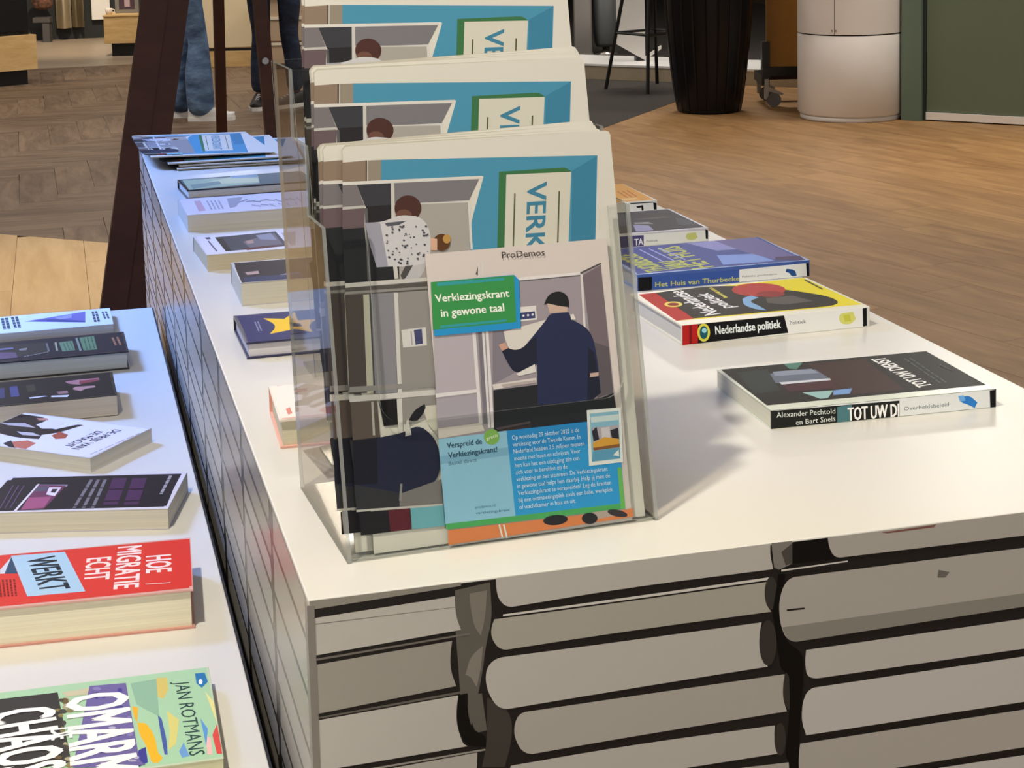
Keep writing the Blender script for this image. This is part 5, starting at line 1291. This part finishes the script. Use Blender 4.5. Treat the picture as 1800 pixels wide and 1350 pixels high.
# ------------------------------------------------------------------ books
def book(key, label, cover, page, side, hard=True, spine=None, border=None, name='book', group=None):
    x, y, rot, W, D, T, z = BK[key]; tb = .0024 if hard else .0009; io = .003 if hard else .0006
    o = thing(name, label, 'book', (x, y, z), math.radians(rot), group)
    cm = mat('cover_'+cover, cover, .35, coat=.15); pm = pages_mat('pages_'+page, page); sm = mat('cover_'+(spine or cover), spine or cover, .35, coat=.15)
    lo_ = MB().box(0, W, 0, D, 0, tb, 0, .0004).build('back_cover', cm, o)
    up = MB().box(0, W, 0, D, T-tb, T, 0, .0004).build('front_cover', mat('cover_'+border, border, .35, coat=.15) if border else cm, o)
    if side == 'near':
        s_ = MB().box(0, W, -.0002, tb, .0002, T-.0002, 0, .0006).build('spine', sm, o)
        MB().box(io, W-io, tb, D-io, tb, T-tb).build('page_block', pm, o)
    else:
        s_ = MB().box(0, W, D-tb, D+.0002, .0002, T-.0002, 0, .0006).build('spine', sm, o)
        MB().box(io, W-io, io, D-tb, tb, T-tb).build('page_block', pm, o)
    c2 = lambda q: (min(max(q[0], .0008), W-.0008), min(max(q[1], .0008), D-.0008))
    if key in PR: print_mesh('cover_print', PR[key], lambda u, v, h: c2((u, v))+(T+h,), INK_COVER, up, step=1e-5)
    if key+'_s' in PR: print_mesh('spine_print', PR[key+'_s'], lambda u, v, h: (min(max(u, .0008), W-.0008), -.0002-h, min(max(v, .0006), T-.0006)), INK_COVER, s_, step=1e-5)
    return o
g = 'books along the right edge of the main table'
book('tot', 'black book with white TOT UW DIENST title, nearest on the right', 'cfd6c6', 'dcd9c4', 'near', False, '20211f', group=g)
book('ned', 'yellow, black and red book titled Nederlandse politiek', 'e6e2d0', 'd2cfc6', 'near', True, 'd8d8d2', group=g)
book('huis', 'blue book with yellow-green letters behind the yellow Nederlandse politiek book', '9fb4dc', 'd2cfc6', 'near', True, '3c5aa4', group=g)
book('dark', 'dark book with white spine behind the blue book on the right', 'c9c8ce', 'd2cfc6', 'near', True, 'c9c8ce', group=g)
book('orange', 'orange book at the far right edge of the main table', 'e9dcc0', 'd2cfc6', 'near', True, 'd9dcd6', group=g)
g = 'books along the left edge of the main table'
book('b1', 'thin black-edged book with a pale green cover, next to the newspaper pile', '17191f', 'd0cdc6', 'far', True, group=g)
book('b2', 'thick pale lilac book with grey line drawing, second from the newspaper pile', 'c6c6d2', 'd3cfc4', 'far', False, group=g)
book('b3', 'white book with a dark landscape photo on its cover', 'd5d3dc', 'cfc4a8', 'far', False, '4a4b57', group=g)
book('b4', 'thick dark purple book between the photo-cover book and the star book', 'b9b9c2', 'd6d2c2', 'far', False, '3a3744', group=g)
book('star', 'navy book with a large yellow star on the cover', '23254a', 'd6d4da', 'far', True, '16171f', group=g)
book('pink', 'cream and salmon book beside the foot of the acrylic rack', 'e0a99a', 'dad4ba', 'far', True, 'd99b8c', 'ecdfd3', group=g)
g = 'books on the lower left table'
book('l1', 'thin white book with a purple triangle at the far end of the left table', 'd0d0da', 'c9c6c0', 'far', False, '5a5c7a', group=g)
book('l2', 'thick black book with green title, second from the far end', '23222c', 'c6cbc9', 'far', True, group=g)
book('l3', 'thick black book with pinkish hands, third from the far end', '1f1d1e', 'cdc3b4', 'far', False, group=g)
book('l4', 'slanted white paperback titled DE PRIJS VAN DE MACHT', 'd6d4dc', 'dcd7c6', 'far', False, group=g)
book('l5', 'dark purple book with a white rim, tilted, above the red book', 'b4b0bb', 'd8d3c2', 'far', False, '8f8c96', 'd9d6e0', group=g)
book('l6', 'thick red book titled HOE MIGRATIE ECHT WERKT', 'c98f80', 'f0ead0', 'far', True, '8a3a34', 'd9a79c', group=g)
book('l7', 'green painted book by JAN ROTMANS at the bottom left', 'c3d2b4', 'd9d8b4', 'far', False, group=g)

# ------------------------------------------------------------------ easel behind the table
e = thing('easel', 'tall dark brown wooden easel behind the far end of the table', 'easel', (.28, 3.45, 0))
MB().board((-.392, -.05, 0), (-.030, -.05, 2.02), .066, .05).build('leg', BROWN, e)
MB().board((-.331, -.045, 0), (.030, -.045, 2.02), .056, .04).build('leg_board', BROWN, e)
MB().board((.148, -.05, 0), (.041, -.05, 2.02), .036, .035).build('leg', BROWN, e)
MB().board((.035, .78, 0), (.0, .0, 2.02), .030, .03).build('leg', BROWN, e)
MB().box(-.20, .12, -.10, -.075, 1.30, 1.36).build('crossbar', BROWN, e)
o = MB().tube([(.093, -.08, .986), (.093, -.066, .986)], .009, 14).build('bolt', STEEL, e)

# ------------------------------------------------------------------ people
def skin_mesh(name, joints, edges, m, parent, sub=2):
    """grow one continuous surface round a chain of joints {id: (pos, rx, ry)}"""
    ids = list(joints); me_ = bpy.data.meshes.new(name)
    me_.from_pydata([joints[i][0] for i in ids], [(ids.index(a), ids.index(b)) for a, b in edges], [])
    o = bpy.data.objects.new(name, me_); COL.objects.link(o)
    sk = o.modifiers.new('skin', 'SKIN'); sk.use_smooth_shade = True
    for k, i in enumerate(ids):
        sv = me_.skin_vertices[0].data[k]; sv.radius = joints[i][1:3]; sv.use_root = (k == 0)
    s_ = o.modifiers.new('sub', 'SUBSURF'); s_.levels = sub; s_.render_levels = sub
    d = bpy.data.meshes.new_from_object(o.evaluated_get(bpy.context.evaluated_depsgraph_get()))
    o.modifiers.clear(); o.data = d; d.materials.clear(); d.materials.append(m)
    for p_ in d.polygons: p_.use_smooth = True
    o.parent = parent
    return o
def shoe(parent, x, y, rz, up, sole, length=.29):
    """sneaker: shaped upper with toe cap, tongue and a thick sole; toe towards local +x"""
    def ring(t):                                                    # t 0 heel .. 1 toe: half width, height
        return (.034+.016*math.sin(min(1, t*1.15)*math.pi*.8)) * (1 if t < .85 else math.sqrt(max(.05, 1-((t-.85)/.16)**2))), (.105-.085*t if t > .32 else .078+.02*t)
    c_, s_ = math.cos(rz), math.sin(rz)
    def W(px, py, pz): return (x+c_*px-s_*py, y+s_*px+c_*py, pz)
    ts = [0, .06, .15, .3, .45, .6, .75, .88, .96, 1.]; V = []; n = 10
    for t_ in ts:
        w, h = ring(t_); 
        for j in range(n+1):
            a = math.pi*j/n; V.append(W(-.08+t_*length, math.cos(a)*w, .024+math.sin(a)**.7*max(h-.0, .03)))
    F = [(k*(n+1)+j, k*(n+1)+j+1, (k+1)*(n+1)+j+1, (k+1)*(n+1)+j) for k in range(len(ts)-1) for j in range(n)]
    F += [tuple(range(n, -1, -1)), tuple((len(ts)-1)*(n+1)+j for j in range(n+1))]
    o = fix_normals(mesh_obj('shoe', V, F, up, parent, smooth=True))
    out = [(-.083+t_*(length+.006), sgn*(ring(t_)[0]+.004)) for sgn, seq in ((1, ts), (-1, ts[::-1])) for t_ in seq]
    n2 = len(out); V = [W(a, b, z_) for z_ in (0, .026) for a, b in out]
    fix_normals(mesh_obj('sole', V, [tuple(range(n2-1, -1, -1)), tuple(range(n2, 2*n2))]+[(k, (k+1) % n2, n2+(k+1) % n2, n2+k) for k in range(n2)], sole, o))
    lc = MB()
    for k in range(4):
        t_ = .42+.09*k; h = ring(t_)[1]+.024
        lc.tube([W(-.08+t_*length, -.022, h-.008), W(-.08+t_*length, 0, h+.002), W(-.08+t_*length, .022, h-.008)], .003, 6)
    lc.build('laces', sole, o)
SKIN = mat('skin', 'c79a80', .55)
def person(label, loc, rz, feet, jeans, top, up, sole, cuff, hairc):
    """standing figure; feet = ((x, y, toe angle) left, right) in the figure's own frame, facing +x"""
    p_ = thing('person', label, 'person', loc, rz)
    (lx, ly, la), (rx, ry, ra) = feet
    hip = {'c': ((0, 0, .98), .13, .15), 'lh': ((0, .09, .90), .092, .092), 'rh': ((0, -.09, .90), .092, .092)}
    def leg(n, x, y, k=1.):
        return {n+'t': ((x*.35, y*.4+(.055 if y > 0 else -.055), .72), .085*k, .085*k), n+'k': ((x*.65+.02, y*.75, .50), .066*k, .066*k), n+'c': ((x*.85, y*.95, .32), .062*k, .062*k), n+'a': ((x, y, .09), .05*k, .05*k)}
    ed = [('c', 'lh'), ('c', 'rh')]+[q for n, h in (('l', 'lh'), ('r', 'rh')) for q in ((h, n+'t'), (n+'t', n+'k'), (n+'k', n+'c'), (n+'c', n+'a'))]
    J = {'c': ((0, 0, .98), .11, .13), 'w': ((0, 0, 1.12), .10, .13), 'ch': ((.01, 0, 1.32), .11, .16), 'n0': ((.0, 0, 1.46), .06, .07), 'n1': ((.02, 0, 1.54), .05, .05), 'h0': ((.035, 0, 1.60), .068, .062), 'h1': ((.035, 0, 1.68), .088, .075), 'h2': ((.03, 0, 1.74), .06, .055)}
    J.update({'lh': hip['lh'][:1]+(.08, .08), 'rh': hip['rh'][:1]+(.08, .08)}); J.update(leg('l', lx, ly, .82)); J.update(leg('r', rx, ry, .82))
    for s_, n in ((1, 'L'), (-1, 'R')):
        J.update({n+'s': ((0, s_*.19, 1.40), .055, .055), n+'e': ((-.06, s_*.27, 1.13), .04, .04), n+'w': ((.08, s_*.20, .98), .03, .03)})
    E2 = [('c', 'w'), ('w', 'ch'), ('ch', 'n0'), ('n0', 'n1'), ('n1', 'h0'), ('h0', 'h1'), ('h1', 'h2')]+ed+[q for n in 'LR' for q in (('ch', n+'s'), (n+'s', n+'e'), (n+'e', n+'w'))]
    b = skin_mesh('body', J, E2, SKIN, p_)
    JJ = dict(hip); 
    for n, x, y in (('l', lx, ly), ('r', rx, ry)):
        JJ.update(leg(n, x, y, 1.)); q = JJ[n+'a']; JJ[n+'a'] = ((x, y, .012 if cuff > .07 else .09), cuff, cuff); JJ[n+'c'] = (JJ[n+'c'][0], max(.064, cuff*.95), max(.064, cuff*.95))
    skin_mesh('trousers', JJ, ed, jeans, p_)
    K = {'ch': ((.01, 0, 1.32), .135, .185), 'w': ((0, 0, 1.10), .13, .165), 'c': ((0, 0, .94), .145, .17), 'n0': ((0, 0, 1.45), .07, .085)}
    for s_, n in ((1, 'L'), (-1, 'R')):
        K.update({n+'s': ((0, s_*.19, 1.40), .07, .07), n+'e': ((-.06, s_*.27, 1.13), .058, .058), n+'w': ((.09, s_*.19, .97), .05, .05)})
    skin_mesh('sweater', K, [('ch', 'w'), ('w', 'c'), ('ch', 'n0')]+[q for n in 'LR' for q in (('ch', n+'s'), (n+'s', n+'e'), (n+'e', n+'w'))], top, p_)
    skin_mesh('hair', {'a': ((.005, 0, 1.72), .095, .09), 'b': ((-.03, 0, 1.64), .08, .08), 'c': ((-.045, 0, 1.56), .055, .06)}, [('a', 'b'), ('b', 'c')], hairc, p_)
    fc = MB()
    for s_ in (1, -1): fc.lathe([(.001, 1.665), (.009, 1.669), (.009, 1.677), (.001, 1.681)], 8, 0, (.118, s_*.03))
    fc.build('eyes', mat('dark_eye', '221a16', .3), p_)
    MB().tube([(.112, 0, 1.67), (.140, 0, 1.635), (.118, 0, 1.625)], [.006, .012, .008], 8).build('nose', SKIN, p_)
    MB().tube([(.100, -.022, 1.60), (.112, 0, 1.598), (.100, .022, 1.60)], .005, 6).build('mouth', mat('lips', 'a0625a', .5), p_)
    shoe(p_, lx, ly, la, up, sole); shoe(p_, rx, ry, ra, up, sole)
    return p_
def denim(name, c1, c2):
    m = mat(name, c1, .85, noise=.0); nt = m.node_tree; b = nt.nodes['Principled BSDF']
    tc = nt.nodes.new('ShaderNodeTexCoord'); mp = nt.nodes.new('ShaderNodeMapping'); mp.inputs['Scale'].default_value = (7, 7, 11)
    n = nt.nodes.new('ShaderNodeTexNoise'); n.inputs['Scale'].default_value = 1.; n.inputs['Detail'].default_value = 5
    r = nt.nodes.new('ShaderNodeValToRGB'); r.color_ramp.elements[0].position = .35; r.color_ramp.elements[1].position = .68
    r.color_ramp.elements[0].color = srgb(c1); r.color_ramp.elements[1].color = srgb(c2)
    bp = nt.nodes.new('ShaderNodeBump'); bp.inputs['Strength'].default_value = .8; bp.inputs['Distance'].default_value = .03
    for a, c in ((tc.outputs['Object'], mp.inputs[0]), (mp.outputs[0], n.inputs['Vector']), (n.outputs['Fac'], r.inputs[0]), (r.outputs[0], b.inputs['Base Color']), (n.outputs['Fac'], bp.inputs['Height']), (bp.outputs[0], b.inputs['Normal'])): nt.links.new(a, c)
    return m
person('person in blue jeans and white sneakers seen behind the easel', (.68, 10.12, 0), math.radians(-14), ((-.10, .10, .1), (.065, -.10, 0.)),
       denim('blue_denim', '33486a', '6a86a8'), mat('grey_knit', '77777c', .9), mat('white_sneaker', 'dcdad6', .6), mat('white_sole', 'eeece8', .6), .098, mat('brown_hair', '3b2a1e', .7))
person('person in dark navy jeans and black sneakers with white soles', (1.265, 10.52, 0), math.radians(-97), ((.0, .125, -.9), (.0, -.115, -.15)),
       denim('navy_denim', '161d2c', '2a3650'), mat('dark_knit', '26272c', .9), mat('black_sneaker', '1c1517', .6), mat('white_sole', 'eeece8', .6), .06, mat('dark_hair', '1e1713', .7))

# ------------------------------------------------------------------ shop fittings far behind, left
CR = math.radians(-14.6)
t = thing('display_plinth', 'pale oak box plinth on a black base, far left under a black cabinet', 'plinth', (-.30, 12.85, 0), math.radians(28))
MB().box(-1.4, -.065, .05, .5, 0, .116).build('recessed_base', BLACK, t)
MB().box(-1.4, 0, 0, .55, .116, .386, 0, .003).build('oak_box', OAK, t)
t = thing('black_cabinet', 'black cabinet standing on the far left oak plinth', 'cabinet', (-.30, 12.85, .386), math.radians(28))
MB().box(-1.4, -.03, .06, .52, 0, 1.3, 0, .004).build('body', BLACK, t)
MB().box(-1.37, -.72, .05, .06, .03, 1.27).build('door', BLACK, t); MB().box(-.71, -.06, .05, .06, .03, 1.27).build('door', BLACK, t)
t = thing('display_plinth', 'small pale oak box plinth on a black base beside the easel', 'plinth', (.27, 14.98, 0), CR)
MB().box(.055, .50, .04, .40, 0, .118).build('recessed_base', BLACK, t)
MB().box(0, .55, 0, .45, .118, .36, 0, .003).build('oak_box', OAK, t)
MB().box(-.006, .556, -.006, .456, .36, .376, 0, .002).build('oak_lid', OAK, t)
t = thing('picture_frame', 'small grey-framed photo standing on the oak plinth', 'picture frame', (.385, 15.17, .376), CR)
for x0, x1, z0, z1 in ((0, .215, 0, .035), (0, .215, .245, .28), (0, .035, .035, .245), (.18, .215, .035, .245)): MB().box(x0, x1, 0, .02, z0, z1).build('frame_bar', mat('grey_frame', '77746f', .5), t)
p_ = MB().box(.035, .18, .008, .016, .035, .245).build('picture', mat('dim_photo', '4a3a44', .4), t)
MB().box(.085, .135, .004, .008, .06, .2).build('figure_print', mat('pink_grey_print', 'b09aa4', .5), p_)
t = thing('cup', 'small white cup on the oak plinth beside the framed photo', 'cup', (.325, 15.08, .376), 0)
MB().lathe([(.022, 0), (.03, .02), (.034, .055), (.03, .057), (.026, .01)], 20).build('bowl', mat('white_china', 'e6dcd2', .3), t, True)
MB().tube([(.032, 0, .045), (.052, 0, .04), (.05, 0, .02), (.03, 0, .018)], .004, 8).build('handle', MATS['white_china'], t)
struct(MB().box(-3.2, 1.05, 17.25, 17.4, 0, 2.6).build('wall_shop', mat('black_green_wall', '16191a', .6, noise=.1)))
def cloth(name, label, cat, x0, x1, y, z0, z1, m, folds, amp, group=None):
    V = []; n = 40
    for z in (z0, z1):
        for k in range(n+1):
            u = k/n; V.append((x0+(x1-x0)*u, y+amp*math.cos(u*folds*2*math.pi), z))
    F = [(k, k+1, n+2+k, n+1+k) for k in range(n)]
    o = mesh_obj(name, V, F, m, None, smooth=True); md = o.modifiers.new('thickness', 'SOLIDIFY'); md.thickness = .006
    return tag(o, label, cat, group)
cloth('curtain', 'broad cream curtain hanging against the black wall', 'curtain', -.137, .012, 17.13, .12, 2.3, mat('cream_cloth', 'efe3c6', .9), 1., .05, 'cream curtains')
cloth('curtain', 'narrow grey-cream curtain hanging right of the broad cream one', 'curtain', .02, .135, 17.15, .125, 2.3, mat('grey_cream_cloth', 'a49a80', .9), 1.5, .03, 'cream curtains')
o = tag(MB().box(.215, .40, 17.19, 17.25, .19, 1.9, 0, .004).build('wall_board', WHITEP), 'pale grey-white board on the black wall left of the oak plinth', 'board')
t = thing('display_stand', 'small grey stand in front of the black wall, below the brown floral textile', 'stand', (-.255, 17.0, 0), CR)
MB().box(-.10, .07, -.06, .06, .20, .25).build('shelf', mat('grey_stand', '4a4645', .6), t); MB().box(-.01, .06, -.05, .05, 0, .20).build('post', MATS['grey_stand'], t)
flo = mat('brown_floral', '5f4030', .9, noise=.75, nscale=28)
o = skin_mesh('cushion', {'a': ((0, 0, .06), .12, .06), 'b': ((0, 0, .19), .13, .07), 'c': ((0, 0, .32), .12, .06)}, [('a', 'b'), ('b', 'c')], flo, None)
o.location = (-.262, 17.0, .252); o.rotation_euler = (0, 0, CR); tag(o, 'brown floral cushion standing on the small grey stand', 'cushion')
t = thing('cabinet', 'cream-fronted cabinet on an oak base behind the person in blue jeans', 'cabinet', (.88, 13.56, 0), CR)
MB().box(0, .585, 0, .4, 0, .135, 0, .003).build('base', OAK, t); MB().box(.01, .575, .02, .4, .135, .158).build('shadow_gap', DARKGAP, t)
MB().box(0, .585, .012, .4, .158, 1.3, 0, .003).build('body', CREAM, t); MB().box(.02, .572, 0, .012, .165, 1.29, 0, .002).build('door', CREAM, t)
t = thing('sideboard', 'beige panelled sideboard behind the person in navy jeans', 'sideboard', (1.53, 13.12, 0), CR)
MB().box(0, .9, .02, .45, .03, .60, 0, .003).build('body', BEIGE, t); MB().box(0, .9, .03, .45, 0, .03).build('skirting', mat('brown_skirting', '5d4430', .6), t)
for k in range(6): MB().box(.008+.149*k, .149+.149*k, 0, .02, .23, .40, 0, .002).build('panel', BEIGE, t); MB().box(.008+.149*k, .149+.149*k, 0, .02, .045, .19, 0, .002).build('panel', BEIGE, t)
for z in (.195, .405): MB().box(0, .9, -.008, .02, z, z+.022).build('rail', mat('cream_rail', 'c9bda8', .6), t)
MB().box(-.005, .905, -.012, .46, .60, .63, 0, .003).build('top', mat('cream_top', 'd9d0bc', .5), t)

# ------------------------------------------------------------------ shop fittings far behind, right
t = thing('metal_column', 'brushed silver column right of the rear newspapers', 'column', (4.10, 13.0, 0), CR)
MB().box(0, .155, 0, .155, 0, 3.4, 0, .01).build('shaft', STEEL, t); MB().box(-.01, .165, -.01, .165, 0, .02).build('foot', STEEL, t)
t = thing('waste_bin', 'dark grey bin on a steel foot between silver column and stool', 'bin', (4.40, 13.05, 0))
MB().lathe([(.085, .07), (.098, .10), (.105, .2), (.11, .85), (.10, .85), (.095, .12)], 32).build('bin_body', mat('grey_bin', '5a5c5c', .5), t, True)
MB().lathe([(.10, 0), (.10, .012), (.03, .03), (.03, .075)], 28).build('foot', STEEL, t, True)
t = thing('podium', 'low white podium with beige front behind the black stool', 'podium', (3.30, 11.60, 0), math.radians(-45))
MB().box(0, 2.6, .006, .62, 0, .10).build('body', mat('beige_front', 'a8997f', .6, noise=.03), t); MB().box(-.005, 2.605, 0, .62, .10, .118, 0, .002).build('top', mat('white_top', 'f0eeea', .35), t)
t = thing('folded_display', 'white folded display panel with pointed bottom standing on the podium', 'display panel', (0, 0, 0))
def slab(name, pts, dn, m, par):
    n = len(pts); d = Vector(dn); V = [Vector(p) for p in pts]+[Vector(p)+d for p in pts]
    return fix_normals(mesh_obj(name, V, [tuple(range(n)), tuple(range(2*n-1, n-1, -1))]+[(k, n+k, n+(k+1) % n, (k+1) % n) for k in range(n)], m, par))
slab('panel', [(3.925, 11.30, .245), (4.120, 11.215, .122), (4.120, 11.215, 1.4), (3.925, 11.30, 1.4)], (.006, .012, 0), WHITEP, t)
slab('panel', [(4.120, 11.215, .122), (4.252, 11.22, .202), (4.252, 11.22, .228), (4.120, 11.215, .148)], (-.002, .012, 0), WHITEP, t)
MB().box(4.06, 4.125, 11.235, 11.29, .118, .150).build('foot', BLACK, t)
t = thing('bar_stool', 'tall black bar stool left of the black planter', 'stool', (3.90, 10.42, 0), math.radians(20))
top4 = [(-.13, -.13), (.13, -.13), (.13, .13), (-.13, .13)]; ft = [(-.235, -.235), (.235, -.235), (.235, .235), (-.235, .235)]
def sp_(k, z): a, b = ft[k], top4[k]; f = z/.74; return (a[0]+(b[0]-a[0])*f, a[1]+(b[1]-a[1])*f, z)
for k in range(4): MB().tube([sp_(k, .0), sp_(k, .74)], .013, 10).build('leg', BLACKM, t)
for k in range(4): MB().tube([sp_(k, .40), sp_((k+1) % 4, .40)], .010, 8).build('footrest_bar', BLACKM, t)
MB().lathe([(.15, .735), (.18, .745), (.185, .77), (.175, .785)], 36).build('seat', BLACKM, t, True)
t = thing('planter', 'tall black ribbed planter beside the white drum', 'planter', (3.82, 9.11, 0))
rib = lambda j, n: 1.0 if j % 8 > 0 else .978
auto_smooth(MB().lathe([(.190, 0), (.203, .012), (.222, .12), (.243, .28), (.262, .45), (.276, .62), (.283, .80), (.280, .95), (.262, .95), (.25, .6)], 176, rib=rib).build('pot', mat('black_glazed_ribs', '07080d', .3, spec=.3), t), 30)
MB().lathe([(.24, .88), (.24, .90)], 32).build('soil', mat('dark_soil', '2a2018', .95, noise=.3), t)
pl = MB(); r3 = random.Random(3)
for k in range(14):
    a = r3.uniform(0, 6.28); l = r3.uniform(.5, .9); pts = [(math.cos(a)*.05, math.sin(a)*.05, .9), (math.cos(a)*.15, math.sin(a)*.15, .9+l*.5), (math.cos(a)*.35, math.sin(a)*.35, .9+l)]
    MB().tube(pts, [.012, .03, .004], 6).build('leaf', mat('dark_leaf', '2f4a2c', .5), t, True)
t = thing('trolley', 'mustard-brown panel trolley on swivel casters behind the white drum', 'trolley', (4.20, 9.16, 0), CR)
MB().box(.03, .85, 0, .03, .255, 1.5, 0, .003).build('panel', mat('mustard_board', '9a6a20', .55, noise=.05), t)
MB().box(.0, .05, -.02, .04, .18, .42).build('corner_post', BLACK, t); MB().box(.80, .85, -.02, .04, .18, .42).build('corner_post', BLACK, t)
MB().box(.0, .85, -.03, .05, .20, .255).build('frame_bar', BLACK, t)
MB().box(.02, .83, .30, .36, .14, .20).build('frame_bar', mat('dark_red_bar', '2b1416', .6), t)
MB().box(.0, .05, .0, .36, .14, .20).build('frame_bar', BLACK, t); MB().box(.80, .85, .0, .36, .14, .20).build('frame_bar', BLACK, t)
for x, y in ((.045, -.01), (.78, -.01), (.045, .33), (.78, .33)):
    c_ = MB().box(x-.03, x-.004, y-.014, y+.014, .05, .18).build('caster', mat('zinc', 'a8a39c', .35, metal=.7), t)
    MB().tube([(x+.03, y-.014, .046), (x+.03, y+.014, .046)], .046, 20).build('wheel', mat('grey_wheel', '6e6c6a', .5), c_)
    MB().prism([(x-.03, .11), (x+.08, .075), (x+.09, .085), (x+.03, .115), (x-.03, .14)], 'y', y-.018, y+.018).build('brake', MATS['zinc'], c_)
t = thing('white_drum', 'white cylindrical cabinet in front of the green door frame', 'cabinet', (4.504, 8.50, 0))
WD = mat('white_enamel', 'e6e1db', .42, noise=.02, nscale=4); va = math.atan2(-9.75, -4.65)
MB().lathe([(.302, 0), (.305, .004), (.305, .03)], 64).build('plinth', WD, t, True)
auto_smooth(MB().lathe([(.310, .032), (.320, .045), (.320, .512), (.316, .517)], 72).build('lower_drum', WD, t))
MB().lathe([(.310, .517), (.310, 1.88)], 48).build('core', mat('dark_gap', '2a2725', .7), t, True)
def shell(a0, a1, z0, z1, r0=.311, r1=.320, n=36):
    V = [((r*math.cos(a0+(a1-a0)*k/n)), (r*math.sin(a0+(a1-a0)*k/n)), z) for z in (z0, z1) for r in (r0, r1) for k in range(n+1)]
    m_ = n+1; F = []
    for k in range(n): F += [(m_+k, m_+k+1, 3*m_+k+1, 3*m_+k), (k+1, k, 2*m_+k, 2*m_+k+1), (k, k+1, m_+k+1, m_+k), (2*m_+k+1, 2*m_+k, 3*m_+k, 3*m_+k+1)]
    F += [(0, m_, 3*m_, 2*m_), (n, 2*m_+n, 3*m_+n, m_+n)]
    return auto_smooth(fix_normals(mesh_obj('door', V, F, WD, t)))
se = va-.305                                                           # the seam between the curved doors
shell(se+.006, se+math.pi, .525, 1.87); shell(se+math.pi+.012, se+2*math.pi-.006, .525, 1.87)
for d in (-.045, .03): MB().lathe([(.004, .545), (.004, .553)], 10, 0, (0.322*math.cos(se+d), 0.322*math.sin(se+d))).build('screw', mat('dark_screw', '6b5548', .4), t)
MB().lathe([(.32, 1.87), (.32, 1.90), (.29, 1.905)], 64).build('top', WD, t, True)
